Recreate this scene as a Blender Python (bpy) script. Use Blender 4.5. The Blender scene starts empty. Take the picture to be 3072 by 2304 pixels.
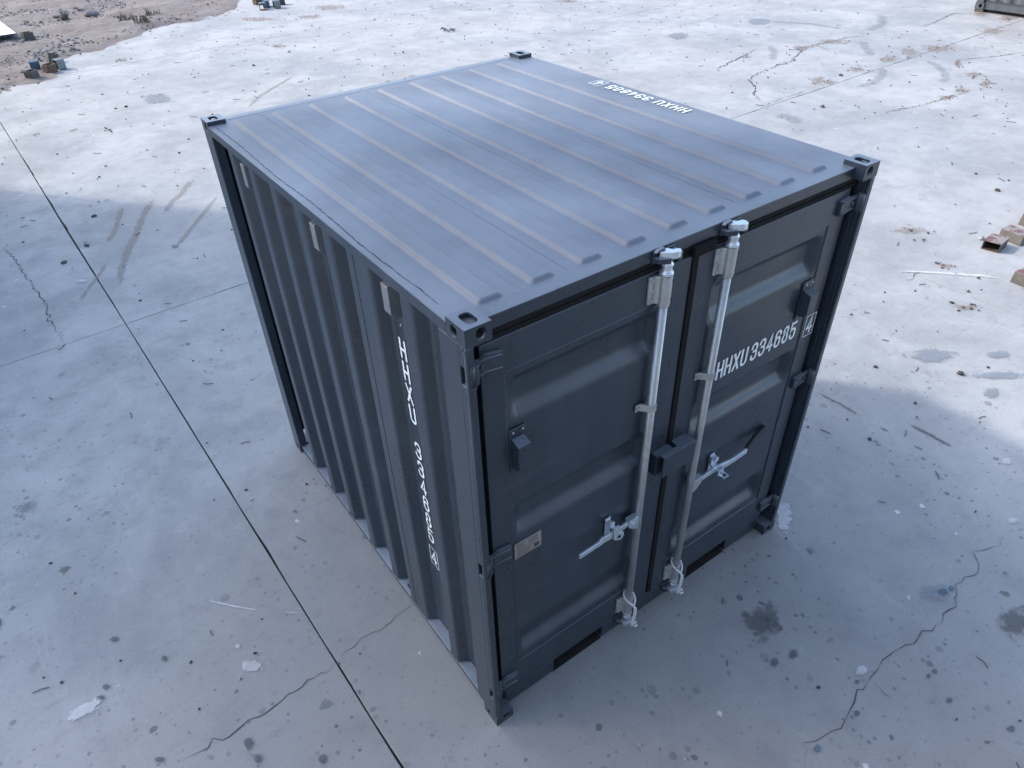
import bpy, bmesh, math, random
import numpy as np
from mathutils import Vector, Matrix

scene = bpy.context.scene
COL = scene.collection
rng = random.Random(7)

# ---------------------------------------------------------------- camera, sky, sun, exposure
cam_data = bpy.data.cameras.new('camera')
cam = bpy.data.objects.new('camera', cam_data)
COL.objects.link(cam)
cam_data.sensor_width = 36.0
cam_data.lens = 25.1787
cam_data.clip_start = 0.05
cam_data.clip_end = 1500
cam.matrix_world = Matrix([[0.811415, 0.377649, -0.44608, -0.85019], [-0.583751, 0.485769, -0.650587, -1.47082], [-0.029002, 0.788296, 0.614613, 3.38463], [0, 0, 0, 1]])
scene.camera = cam

SUN_TO = Vector((-1.92, 2.33, 2.26)).normalized()      # towards the sun
world = bpy.data.worlds.new('World')
scene.world = world
world.use_nodes = True
wn = world.node_tree
wn.nodes.clear()
sky = wn.nodes.new('ShaderNodeTexSky')
sky.sky_type = 'NISHITA'
sky.sun_disc = False
sky.sun_elevation = math.asin(SUN_TO.z)
sky.sun_rotation = math.atan2(SUN_TO.x, SUN_TO.y)
sky.altitude = 100
sky.air_density = 1.0
sky.dust_density = 1.8
sky.ozone_density = 1.0
bg = wn.nodes.new('ShaderNodeBackground')
bg.inputs['Strength'].default_value = 0.15
wo = wn.nodes.new('ShaderNodeOutputWorld')
wn.links.new(sky.outputs[0], bg.inputs[0])
wn.links.new(bg.outputs[0], wo.inputs[0])

sun_data = bpy.data.lights.new('sun', 'SUN')
sun_data.energy = 1.0
sun_data.angle = math.radians(2.4)
sun_data.color = (1.0, 0.95, 0.91)
sun = bpy.data.objects.new('sun', sun_data)
COL.objects.link(sun)
sun.location = (-20, 24, 25)
sun.rotation_euler = (-SUN_TO).to_track_quat('-Z', 'Y').to_euler()

scene.view_settings.view_transform = 'Standard'
scene.view_settings.look = 'None'
scene.view_settings.exposure = 1.6
scene.view_settings.gamma = 1.0
scene.view_settings.use_curve_mapping = False

# ---------------------------------------------------------------- measured ground positions (metres)
CRACKS = [(0.014, [(-1.32, 7.417), (-1.263, 7.161), (-1.212, 6.786), (-1.183, 6.416), (-1.158, 6.129), (-1.145, 5.92), (-1.125, 5.739), (-1.126, 5.555), (-1.137, 5.384), (-1.104, 5.185), (-1.091, 5.055), (-1.08, 4.918)]), (0.007, [(0.027, 0.84), (-0.028, 0.839), (-0.099, 0.825), (-0.169, 0.812), (-0.253, 0.809), (-0.315, 0.805), (-0.375, 0.806), (-0.447, 0.787)]), (0.007, [(-0.505, 0.75), (-0.643, 0.764), (-0.755, 0.742), (-0.873, 0.737), (-0.988, 0.733), (-1.051, 0.731), (-1.083, 0.731), (-1.124, 0.747), (-1.192, 0.723), (-1.25, 0.729), (-1.295, 0.726)]), (0.007, [(1.009, -0.985), (1.076, -0.929), (1.108, -0.918), (1.203, -0.947), (1.329, -0.97), (1.393, -0.952), (1.45, -0.92), (1.512, -0.905), (1.619, -0.914), (1.672, -0.913), (1.76, -0.897), (1.806, -0.881), (1.871, -0.888), (1.965, -0.924), (2.069, -0.922), (2.113, -0.956), (2.2, -0.94), (2.299, -0.931), (2.354, -0.934), (2.395, -0.907), (2.505, -0.872), (2.539, -0.867), (2.658, -0.886), (2.718, -0.868), (2.792, -0.816), (2.839, -0.819), (2.962, -0.868), (3.044, -0.862), (3.114, -0.835)]), (0.005, [(1.619, -0.914), (1.619, -0.953), (1.608, -1.037)]), (0.03, [(9.773, 6.442), (10.095, 6.502), (10.75, 6.537), (10.959, 6.62), (11.23, 6.71), (11.746, 7.005), (12.052, 6.968), (12.435, 6.928), (13.045, 6.881), (13.53, 6.763)]), (0.016, [(11.394, 7.028), (11.783, 7.032)]), (0.016, [(11.746, 7.005), (12.008, 6.884), (11.974, 6.731), (11.867, 6.529)]), (0.024, [(14.643, 6.485), (15.113, 6.482), (15.667, 6.568), (16.357, 6.718), (16.525, 6.552), (16.759, 6.322)]), (0.018, [(9.239, 3.959), (9.59, 3.938), (9.864, 3.882), (10.205, 3.808), (10.555, 3.769), (10.875, 3.763), (11.422, 3.689)]), (0.018, [(12.582, 4.596), (12.886, 4.74), (13.198, 4.615), (13.638, 4.43), (14.165, 4.28)]), (0.03, [(9.439, 7.047), (9.792, 7.144), (10.237, 7.284), (10.636, 7.375), (11.12, 7.526)]), (0.024, [(10.062, 6.481), (9.539, 6.361), (9.359, 6.285), (9.114, 5.914), (8.787, 5.693), (8.581, 5.389)]), (0.014, [(10.561, 11.457), (11.043, 11.33), (11.425, 11.395), (12.223, 11.339), (12.88, 11.456), (13.646, 11.498)]), (0.012, [(11.079, 9.832), (11.604, 9.793), (12.169, 9.81), (12.931, 9.916)]), (0.012, [(8.355, 5.24), (8.729, 5.297), (9.315, 5.308), (9.591, 5.359)]), (0.008, [(5.6, 1.149), (5.522, 1.162), (5.447, 1.127), (5.34, 1.142)])]
SCUFFS = [(0.008, [(3.523, 0.019), (3.546, -0.126), (3.539, -0.198), (3.547, -0.294)]), (0.01, [(3.333, 0.667), (3.343, 0.554), (3.353, 0.445), (3.346, 0.327), (3.342, 0.242)]), (0.007, [(3.35, 0.157), (3.348, 0.051)]), (0.01, [(3.53, 0.057), (3.545, -0.07), (3.544, -0.219), (3.545, -0.306)]), (0.008, [(3.361, -0.078), (3.355, -0.196)])]
TRAILS = [(0.1, [(0.489, 7.875), (0.267, 7.553), (0.086, 7.191), (-0.076, 6.775), (-0.222, 6.459), (-0.326, 6.204), (-0.415, 5.955), (-0.524, 5.453)]), (0.07, [(1.051, 7.361), (0.705, 6.891), (0.263, 6.279), (0.044, 5.972)]), (0.1, [(0.898, 8.027), (0.623, 7.576), (0.461, 7.393), (0.261, 7.047)]), (0.08, [(0.016, 7.76), (-0.109, 7.433), (-0.253, 6.994), (-0.437, 6.633)]), (0.05, [(-0.44, 6.328), (-0.6, 6.042), (-0.758, 5.782), (-0.884, 5.548)]), (0.1, [(3.91, 11.851), (3.392, 11.398), (2.858, 10.94), (2.279, 10.202)])]
TYRES = [(0.22, [(12.512, 5.301), (12.512, 5.083), (12.342, 4.816), (12.03, 4.497), (11.718, 4.304), (11.247, 4.1)]), (0.22, [(11.714, 5.389), (11.186, 5.067), (10.659, 4.89), (10.337, 4.912), (10.051, 4.993)]), (0.3, [(15.37, 7.864), (14.949, 7.43), (14.454, 7.118), (13.947, 7.006), (13.419, 7.08)]), (0.25, [(12.959, 9.043), (13.171, 8.595), (13.463, 8.076), (13.51, 7.573), (13.397, 7.171)]), (0.22, [(11.471, 7.575), (11.121, 7.161), (10.493, 6.717)]), (0.25, [(13.007, 6.651), (12.513, 6.228), (12.013, 5.761)]), (0.3, [(8.071, 4.798), (8.3, 4.811), (8.327, 4.646), (8.124, 4.413)])]
CHALK = [(0.03, [(5.404, 1.33), (5.6, 1.149), (5.775, 0.96), (5.949, 0.773), (6.063, 0.588)]), (0.006, [(-0.916, 1.57), (-0.794, 1.425), (-0.681, 1.302)]), (0.005, [(-0.606, 1.232), (-0.498, 1.151)]), (0.05, [(-1.706, 1.285), (-1.625, 1.286), (-1.567, 1.278), (-1.493, 1.275)])]
DIRT = [((10.141, 5.537), (0.097, -0.087), (-0.197, -0.141)), ((10.194, 5.352), (0.083, -0.074), (-0.124, -0.087)), ((11.182, 5.515), (0.085, -0.078), (-0.159, -0.106)), ((12.097, 5.518), (0.132, -0.121), (-0.175, -0.109)), ((12.827, 5.578), (0.119, -0.11), (-0.263, -0.157)), ((13.421, 5.381), (0.224, -0.209), (-0.276, -0.155)), ((11.907, 3.773), (0.066, -0.059), (-0.278, -0.142)), ((12.24, 4.116), (0.095, -0.086), (-0.165, -0.086)), ((11.292, 3.804), (0.091, -0.08), (-0.146, -0.078)), ((10.768, 3.778), (0.089, -0.079), (-0.121, -0.067)), ((15.34, 5.386), (0.156, -0.148), (-0.283, -0.142)), ((16.676, 5.744), (0.162, -0.158), (-0.27, -0.131)), ((16.686, 6.309), (0.133, -0.131), (-0.277, -0.143)), ((12.506, 6.926), (0.205, -0.193), (-0.172, -0.121)), ((11.678, 7.006), (0.125, -0.116), (-0.181, -0.134)), ((12.667, 4.622), (0.057, -0.052), (-0.246, -0.133)), ((5.331, 0.575), (0.099, -0.078), (-0.054, -0.029)), ((6.314, 1.672), (0.138, -0.112), (-0.084, -0.049)), ((5.878, 1.073), (0.05, -0.04), (-0.046, -0.025)), ((1.588, 15.114), (0.111, -0.102), (-0.034, -0.152)), ((0.453, 10.751), (0.05, -0.043), (-0.017, -0.083)), ((6.855, 17.069), (0.329, -0.328), (-0.14, -0.308)), ((4.37, 14.09), (0.131, -0.123), (-0.069, -0.179)), ((6.03, 16.322), (0.211, -0.207), (-0.099, -0.232)), ((4.989, 16.971), (0.341, -0.332), (-0.097, -0.265)), ((11.454, 13.502), (0.246, -0.248), (-0.112, -0.138))]
DARK = [((1.461, -0.377), (0.072, -0.054), (-0.081, -0.066)), ((2.528, -1.176), (0.07, -0.052), (-0.095, -0.045)), ((-0.992, 0.63), (0.019, -0.013), (-0.01, -0.029)), ((-1.354, 0.806), (0.018, -0.013), (-0.004, -0.014)), ((-0.98, 0.534), (0.017, -0.013), (-0.007, -0.02)), ((-0.738, 0.35), (0.017, -0.012), (-0.012, -0.025)), ((-1.384, 1.61), (0.019, -0.015), (-0.004, -0.017)), ((-1.196, 1.328), (0.016, -0.013), (-0.005, -0.02)), ((-1.482, 1.346), (0.017, -0.013), (-0.003, -0.015)), ((-1.508, 1.296), (0.018, -0.013), (-0.002, -0.013)), ((1.43, -0.601), (0.022, -0.016), (-0.024, -0.018)), ((1.313, -0.572), (0.016, -0.012), (-0.017, -0.014)), ((1.82, -1.195), (0.014, -0.01), (-0.014, -0.007)), ((1.859, -1.069), (0.013, -0.009), (-0.014, -0.008)), ((1.905, -1.074), (0.012, -0.009), (-0.015, -0.008)), ((1.551, -0.879), (0.013, -0.009), (-0.011, -0.008)), ((1.411, -0.973), (0.011, -0.008), (-0.014, -0.009)), ((1.911, -1.437), (0.016, -0.012), (-0.016, -0.008)), ((1.766, -1.406), (0.014, -0.01), (-0.011, -0.005))]
GREY = [((4.428, 0.375), (0.147, -0.115), (-0.108, -0.062)), ((4.316, -0.14), (0.052, -0.04), (-0.067, -0.033)), ((4.834, 0.067), (0.076, -0.06), (-0.054, -0.027)), ((4.579, -0.068), (0.174, -0.136), (-0.05, -0.025)), ((2.365, -0.827), (0.073, -0.054), (-0.052, -0.029)), ((10.759, 9.185), (0.153, -0.145), (-0.217, -0.209)), ((12.895, 8.942), (0.192, -0.186), (-0.266, -0.216)), ((1.442, 11.927), (0.188, -0.167), (-0.089, -0.351))]
PALE = [((-0.84, 1.011), (0.046, -0.034), (-0.013, -0.035)), ((-0.864, 1.165), (0.012, -0.009), (-0.005, -0.014)), ((1.627, -0.856), (0.031, -0.022), (-0.027, -0.018)), ((3.682, -0.558), (0.029, -0.022), (-0.036, -0.018)), ((2.148, 0.017), (0.042, -0.031), (-0.109, -0.084)), ((-0.766, 6.007), (0.043, -0.034), (-0.007, -0.039)), ((3.194, -0.824), (0.029, -0.022), (-0.027, -0.013)), ((2.834, -0.68), (0.011, -0.009), (-0.021, -0.012)), ((2.202, -0.762), (0.008, -0.007), (-0.02, -0.012)), ((2.133, 17.394), (0.094, -0.088), (-0.039, -0.178))]
BLUE = [((1.12, -0.962), (0.012, -0.009), (-0.015, -0.01)), ((2.384, -0.85), (0.018, -0.014), (-0.018, -0.01)), ((2.443, -0.865), (0.014, -0.011), (-0.015, -0.009)), ((2.774, -0.987), (0.009, -0.007), (-0.01, -0.005)), ((-0.458, 0.545), (0.007, -0.005), (-0.005, -0.011))]
DIRT_EDGE = [(-2.17, 14.411), (-0.608, 14.195), (-0.287, 14.54), (0.003, 14.534), (0.21, 14.607), (0.414, 15.017), (0.593, 16.027), (1.127, 16.302), (1.63, 16.512), (2.085, 16.952), (2.708, 17.452), (3.344, 17.854), (3.746, 17.818), (4.607, 18.29), (5.265, 19.08), (5.658, 20.042), (6.467, 21.777), (7.137, 25.489)]
OFFCUTS_L = [(-0.026, 14.839), (0.158, 15.425), (0.489, 15.914), (0.326, 15.103), (0.493, 15.238), (0.389, 18.241)]
OFFCUTS_T = [(5.639, 18.791), (5.739, 18.735), (5.658, 18.179), (5.5, 17.986), (5.833, 18.247), (5.839, 17.936), (6.116, 18.292)]
BOARD = [(0.216, 18.419), (-0.124, 18.41), (0.068, 20.243)]
TUBE_R = [(6.474, 1.048), (6.506, 0.896), (6.705, 0.928)]
TUBE_R_TOP = [(6.372, 1.016), (6.378, 0.865), (6.547, 0.887), (6.504, 1.045)]
BLK1 = [(6.829, 1.065), (6.801, 0.837)]
BLK1T = [(6.691, 1.019), (6.665, 0.805), (6.862, 1.046)]
BLK2 = [(6.046, 0.566), (6.035, 0.438)]
BLK2T = [(5.93, 0.526), (6.092, 0.501)]
BLK3 = [(7.277, 1.082), (7.266, 1.016)]
ROCK = [(2.02, 20.227), (1.417, 20.229), (1.268, 20.438), (2.415, 19.973)]
STONE_R = [(6.671, 1.144)]
WIRE = [(7.555, 12.978), (7.632, 12.982), (7.54, 12.806), (7.579, 12.677), (7.69, 12.663), (7.706, 12.833)]
WEED = [(2.543, 18.822), (2.719, 18.228), (3.149, 18.992)]
RUBBLE = [((0.682, 21.335), (0.485, -0.473), (-0.196, -1.55)), ((1.81, 22.51), (0.599, -0.599), (-0.147, -0.896)), ((2.882, 18.679), (0.529, -0.513), (-0.21, -0.873)), ((0.43, 16.948), (0.566, -0.525), (-0.121, -0.853)), ((0.334, 19.249), (0.327, -0.311), (-0.071, -0.578))]
C2 = [(17.05, 6.619), (17.076, 5.623), (16.796, 6.508), (16.855, 6.449)]
CHIPS = [(-1.815, 2.178), (-1.282, 2.066), (-1.026, 8.06), (-0.83, 6.543), (-0.799, 1.066), (-0.569, 6.81), (-0.353, 7.571), (-0.25, 1.886), (-0.246, 4.252), (-0.226, 7.959), (-0.139, 7.955), (0.176, 6.19), (0.329, 8.125), (0.33, 8.127), (0.686, 9.444), (0.694, 14.362), (0.931, 11.797), (1.099, 8.213), (2.709, 11.389), (3.18, 0.105), (3.29, -0.21), (3.433, 12.881), (3.435, 12.89), (3.464, 15.8), (3.632, 0.036), (3.779, 0.132), (3.786, 10.871), (3.924, -0.258), (3.949, 0.554), (4.12, 10.534), (4.337, 13.43), (4.367, 0.115), (5.292, 0.695), (5.586, 0.702), (5.652, 15.371), (5.869, 1.151), (5.883, 0.766), (6.131, 1.532), (6.21, 1.473), (7.642, 15.15), (7.954, 1.625), (7.958, 1.633), (9.05, 4.669), (9.368, 15.285), (9.409, 4.317), (9.444, 4.399), (10.641, 5.463), (10.752, 5.035), (11.967, 5.583), (14.741, 8.137), (15.386, 4.931)]

# ---------------------------------------------------------------- helpers
class MB:
    """collects shapes into ONE mesh object"""
    def __init__(self):
        self.v, self.f, self.mi, self.sm = [], [], [], []
    def face(self, idx, m=0, s=False):
        self.f.append(tuple(idx)); self.mi.append(m); self.sm.append(s)
    def add(self, pts):
        n = len(self.v); self.v.extend([tuple(p) for p in pts]); return n
    def box(self, lo, hi, m=0, M=None):
        (x0, y0, z0), (x1, y1, z1) = lo, hi
        p = [(x0,y0,z0),(x1,y0,z0),(x1,y1,z0),(x0,y1,z0),(x0,y0,z1),(x1,y0,z1),(x1,y1,z1),(x0,y1,z1)]
        if M is not None: p = [tuple(M @ Vector(q)) for q in p]
        n = self.add(p)
        for a in ((0,3,2,1),(4,5,6,7),(0,1,5,4),(1,2,6,5),(2,3,7,6),(3,0,4,7)):
            self.face([n+i for i in a], m)
        return self
    def prism(self, poly, axis, a, b, m=0):
        """extrude a 2-D polygon along axis 0/1/2 from a to b"""
        def P(u, w, t):
            return (t,u,w) if axis == 0 else ((u,t,w) if axis == 1 else (u,w,t))
        k = len(poly)
        n = self.add([P(u,w,a) for u,w in poly] + [P(u,w,b) for u,w in poly])
        self.face([n+i for i in range(k)][::-1], m); self.face([n+k+i for i in range(k)], m)
        for i in range(k):
            j = (i+1) % k
            self.face([n+i, n+j, n+k+j, n+k+i], m)
        return self
    def cyl(self, p, q, r, r2=None, seg=20, m=0, cap=True, smooth=True):
        p, q = Vector(p), Vector(q); r2 = r if r2 is None else r2
        d = (q-p).normalized()
        u = d.orthogonal().normalized(); w = d.cross(u)
        ring = lambda c, rr: [c + (u*math.cos(2*math.pi*i/seg) + w*math.sin(2*math.pi*i/seg))*rr for i in range(seg)]
        n = self.add(ring(p, r) + ring(q, r2))
        for i in range(seg):
            j = (i+1) % seg
            self.face([n+i, n+j, n+seg+j, n+seg+i], m, smooth)
        if cap:
            self.face([n+i for i in range(seg)][::-1], m); self.face([n+seg+i for i in range(seg)], m)
        return self
    def lathe(self, c, prof, seg=24, m=0):
        """prof: list of (r, z) around the vertical axis through c=(x,y)"""
        k = len(prof)
        n = self.add([(c[0]+r*math.cos(2*math.pi*i/seg), c[1]+r*math.sin(2*math.pi*i/seg), z) for r, z in prof for i in range(seg)])
        for a in range(k-1):
            for i in range(seg):
                j = (i+1) % seg
                self.face([n+a*seg+i, n+a*seg+j, n+(a+1)*seg+j, n+(a+1)*seg+i], m, False)
        self.face([n+i for i in range(seg)][::-1], m); self.face([n+(k-1)*seg+i for i in range(seg)], m)
        return self
    def tube(self, pts, r, seg=8, m=0):
        pts = [Vector(p) for p in pts]
        rings = []
        prev = None
        for i, p in enumerate(pts):
            d = (pts[min(i+1, len(pts)-1)] - pts[max(i-1, 0)]).normalized()
            if prev is None: u = d.orthogonal().normalized()
            else:
                u = (prev - d*prev.dot(d)).normalized()
            prev = u; w = d.cross(u)
            rr = r[i] if isinstance(r, (list, tuple)) else r
            rings.append(self.add([p + (u*math.cos(2*math.pi*k/seg) + w*math.sin(2*math.pi*k/seg))*rr for k in range(seg)]))
        for a, b in zip(rings, rings[1:]):
            for k in range(seg):
                l = (k+1) % seg
                self.face([a+k, a+l, b+l, b+k], m, True)
        self.face([rings[0]+k for k in range(seg)][::-1], m); self.face([rings[-1]+k for k in range(seg)], m)
        return self
    def bar(self, pts, w, h, up=(0,0,1), m=0):
        """rectangular bar swept along pts, h measured along up"""
        pts = [Vector(p) for p in pts]; up = Vector(up); rings = []
        for i, p in enumerate(pts):
            d = (pts[min(i+1, len(pts)-1)] - pts[max(i-1, 0)]).normalized()
            s = d.cross(up).normalized(); t = s.cross(d)
            ww = w[i] if isinstance(w, (list, tuple)) else w
            hh = h[i] if isinstance(h, (list, tuple)) else h
            rings.append(self.add([p + s*a*ww/2 + t*b*hh/2 for a, b in ((-1,-1),(1,-1),(1,1),(-1,1))]))
        for a, b in zip(rings, rings[1:]):
            for k in range(4):
                l = (k+1) % 4
                self.face([a+k, a+l, b+l, b+k], m)
        self.face([rings[0]+k for k in range(4)][::-1], m); self.face([rings[-1]+k for k in range(4)], m)
        return self
    def holed(self, o, eu, ev, lu, lv, hole, depth, nrm, m=0):
        """rectangular plate o + u*eu + v*ev with a hole loop [(u,v)...] and a rim of the given depth"""
        o, eu, ev, nrm = Vector(o), Vector(eu), Vector(ev), Vector(nrm)
        cu = sum(h[0] for h in hole)/len(hole); cv = sum(h[1] for h in hole)/len(hole)
        outer = []
        for hu, hv in hole:
            du, dv = hu-cu, hv-cv
            t = 1e9
            if du > 1e-9: t = min(t, (lu-cu)/du)
            if du < -1e-9: t = min(t, -cu/du)
            if dv > 1e-9: t = min(t, (lv-cv)/dv)
            if dv < -1e-9: t = min(t, -cv/dv)
            outer.append([cu+du*t, cv+dv*t])
        for cor in ((0,0),(lu,0),(lu,lv),(0,lv)):          # snap nearest loop point to each corner
            k = min(range(len(outer)), key=lambda i: (outer[i][0]-cor[0])**2 + (outer[i][1]-cor[1])**2)
            outer[k] = list(cor)
        P = lambda u, v, d: o + eu*u + ev*v - nrm*d
        k = len(hole)
        n = self.add([P(u,v,0) for u,v in outer] + [P(u,v,0) for u,v in hole] + [P(u,v,depth) for u,v in hole])
        for i in range(k):
            j = (i+1) % k
            self.face([n+i, n+j, n+k+j, n+k+i], m)
            self.face([n+k+i, n+k+j, n+2*k+j, n+2*k+i], m)
        return self
    def build(self, name, mats, parent=None, bevel=0, seg=2, angle=35, weld=False):
        me = bpy.data.meshes.new(name)
        me.from_pydata(self.v, [], self.f)
        if not isinstance(mats, (list, tuple)): mats = [mats]
        for mt in mats: me.materials.append(mt)
        me.polygons.foreach_set('material_index', self.mi)
        me.polygons.foreach_set('use_smooth', self.sm)
        bm = bmesh.new(); bm.from_mesh(me)
        if weld: bmesh.ops.remove_doubles(bm, verts=bm.verts, dist=1e-5)
        bmesh.ops.recalc_face_normals(bm, faces=bm.faces)
        bm.to_mesh(me); bm.free()
        o = bpy.data.objects.new(name, me); COL.objects.link(o)
        if parent is not None: o.parent = parent
        if bevel:
            b = o.modifiers.new('bevel', 'BEVEL'); b.width = bevel; b.segments = seg
            b.limit_method = 'ANGLE'; b.angle_limit = math.radians(angle); b.harden_normals = False
        return o

def empty(name, loc=(0,0,0), rz=0):
    o = bpy.data.objects.new(name, None); COL.objects.link(o)
    o.location = loc; o.rotation_euler = (0,0,rz); o.empty_display_size = 0.2
    return o
def tag(o, label, cat, group=None):
    o['label'] = label; o['category'] = cat
    if group: o['group'] = group
    return o
def structure(o):
    o['kind'] = 'structure'; return o
def stuff(o):
    o['kind'] = 'stuff'; return o
def copy_to(o, parent, loc=None):
    c = o.copy(); COL.objects.link(c); c.parent = parent
    if loc is not None: c.location = loc
    return c

# ---------------------------------------------------------------- materials
class NT:
    def __init__(self, name):
        self.mat = bpy.data.materials.new(name); self.mat.use_nodes = True
        self.t = self.mat.node_tree; self.t.nodes.clear()
        self.out = self.t.nodes.new('ShaderNodeOutputMaterial')
        self.pos = None
    def n(self, typ, **kw):
        nd = self.t.nodes.new(typ)
        for k, v in kw.items(): setattr(nd, k, v)
        return nd
    def link(self, a, b): self.t.links.new(a, b)
    def set(self, sock, v):
        if hasattr(v, 'is_output'): self.link(v, sock)
        else: sock.default_value = v
    def math(self, op, a, b=0.0, c=None, clamp=False):
        nd = self.n('ShaderNodeMath', operation=op, use_clamp=clamp)
        self.set(nd.inputs[0], a); self.set(nd.inputs[1], b)
        if c is not None: self.set(nd.inputs[2], c)
        return nd.outputs[0]
    def step(self, v, lo, hi, a=0.0, b=1.0):
        nd = self.n('ShaderNodeMapRange', interpolation_type='SMOOTHSTEP')
        self.set(nd.inputs['Value'], v); nd.inputs['From Min'].default_value = lo; nd.inputs['From Max'].default_value = hi
        nd.inputs['To Min'].default_value = a; nd.inputs['To Max'].default_value = b
        return nd.outputs['Result']
    def position(self):
        if self.pos is None: self.pos = self.n('ShaderNodeNewGeometry')
        return self.pos.outputs['Position']
    def obj(self):
        return self.n('ShaderNodeTexCoord').outputs['Object']
    def scaled(self, v, sc, off=(0,0,0), rot=0):
        nd = self.n('ShaderNodeMapping')
        self.link(v, nd.inputs['Vector']); nd.inputs['Scale'].default_value = sc; nd.inputs['Location'].default_value = off
        nd.inputs['Rotation'].default_value = (0,0,rot)
        return nd.outputs[0]
    def noise(self, v, scale, detail=4, rough=0.55, dist=0.0):
        nd = self.n('ShaderNodeTexNoise'); self.link(v, nd.inputs['Vector'])
        nd.inputs['Scale'].default_value = scale; nd.inputs['Detail'].default_value = detail
        nd.inputs['Roughness'].default_value = rough; nd.inputs['Distortion'].default_value = dist
        return nd.outputs['Fac']
    def voronoi(self, v, scale, rnd=1.0):
        nd = self.n('ShaderNodeTexVoronoi'); self.link(v, nd.inputs['Vector'])
        nd.inputs['Scale'].default_value = scale; nd.inputs['Randomness'].default_value = rnd
        return nd.outputs['Distance'], nd.outputs['Color']
    def chan(self, col, i):
        nd = self.n('ShaderNodeSeparateColor'); self.link(col, nd.inputs[0]); return nd.outputs[i]
    def mix(self, fac, a, b, blend='MIX'):
        nd = self.n('ShaderNodeMix', data_type='RGBA', blend_type=blend)
        self.set(nd.inputs[0], fac)
        for s, v in ((nd.inputs[6], a), (nd.inputs[7], b)):
            if hasattr(v, 'is_output'): self.link(v, s)
            else: s.default_value = (*v, 1) if len(v) == 3 else v
        return nd.outputs[2]
    def bump(self, h, strength, dist=0.01):
        nd = self.n('ShaderNodeBump'); nd.inputs['Strength'].default_value = strength; nd.inputs['Distance'].default_value = dist
        self.link(h, nd.inputs['Height']); return nd.outputs[0]
    def bsdf(self, color, rough, metal=0.0, spec=0.5, normal=None, alpha=None, coat=0.0):
        b = self.n('ShaderNodeBsdfPrincipled')
        if hasattr(color, 'is_output'): self.link(color, b.inputs['Base Color'])
        else: b.inputs['Base Color'].default_value = (*color, 1)
        self.set(b.inputs['Roughness'], rough); self.set(b.inputs['Metallic'], metal)
        b.inputs['Specular IOR Level'].default_value = spec
        if coat: b.inputs['Coat Weight'].default_value = coat; b.inputs['Coat Roughness'].default_value = 0.20
        if normal is not None: self.link(normal, b.inputs['Normal'])
        if alpha is not None: self.set(b.inputs['Alpha'], alpha)
        self.link(b.outputs[0], self.out.inputs[0])
        return self.mat

def mat_paint(name, base, dust_sheen=(0.16,0.17,0.185), dust_sheen_amt=0.25, rough=0.42, spec=0.5, coat=0.0):
    m = NT(name); p = m.position()
    big = m.noise(p, 1.3, 5, 0.6); fine = m.noise(p, 55, 3, 0.6); mid = m.noise(m.scaled(p, (6,6,1.2)), 1.6, 6, 0.65)
    col = m.mix(m.step(mid, .35, .75), tuple(c*0.82 for c in base), tuple(c*1.16 for c in base))
    scuff_d, scuff_c = m.voronoi(p, 34)
    nrm = m.n('ShaderNodeNewGeometry').outputs['Normal']
    sep = m.n('ShaderNodeSeparateXYZ'); m.link(nrm, sep.inputs[0])
    up = m.step(sep.outputs['Z'], .25, .95)
    d = m.math('MULTIPLY', m.math('ADD', m.math('MULTIPLY', up, dust_sheen_amt), 0.03), m.step(big, .2, .8, .55, 1.25))  # up-facing faces turn paler: dust plus sky reflection put into the colour
    col = m.mix(d, col, dust_sheen)
    chips = m.math('MULTIPLY', m.step(scuff_d, .07, .03), m.step(m.chan(scuff_c, 0), .965, .97))
    col = m.mix(m.math('MULTIPLY', chips, .6), col, (0.25,0.25,0.26))
    sm = m.noise(m.scaled(p, (1.6,1.6,9), rot=.2), 1.5, 3, .55)
    col = m.mix(m.step(sm, .52, .85, 0, .10), col, (.22,.225,.23))                                # rubbed smears
    r = m.math('ADD', m.step(mid, .3, .7, rough-.025, rough+.03), m.math('MULTIPLY', m.math('SUBTRACT', fine, .5), .1))
    return m.bsdf(col, r, 0.0, spec, m.bump(m.math('ADD', m.math('MULTIPLY', big, .6), m.math('MULTIPLY', fine, .05)), .12, .01), coat=coat)

def mat_plain(name, base, rough=.6, metal=0.0, var=.2, scale=30, bump=.1, spec=.5):
    m = NT(name); p = m.position()
    a = m.noise(p, scale, 5, .6); b = m.noise(p, scale*.12, 4, .6)
    f = m.step(m.math('ADD', m.math('MULTIPLY', a, .5), m.math('MULTIPLY', b, .5)), .3, .7)
    col = m.mix(f, tuple(c*(1-var) for c in base), tuple(min(1, c*(1+var)) for c in base))
    return m.bsdf(col, m.step(a, .3, .7, max(.05, rough-.08), min(1, rough+.08)), metal, spec, m.bump(a, bump, .004))

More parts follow.
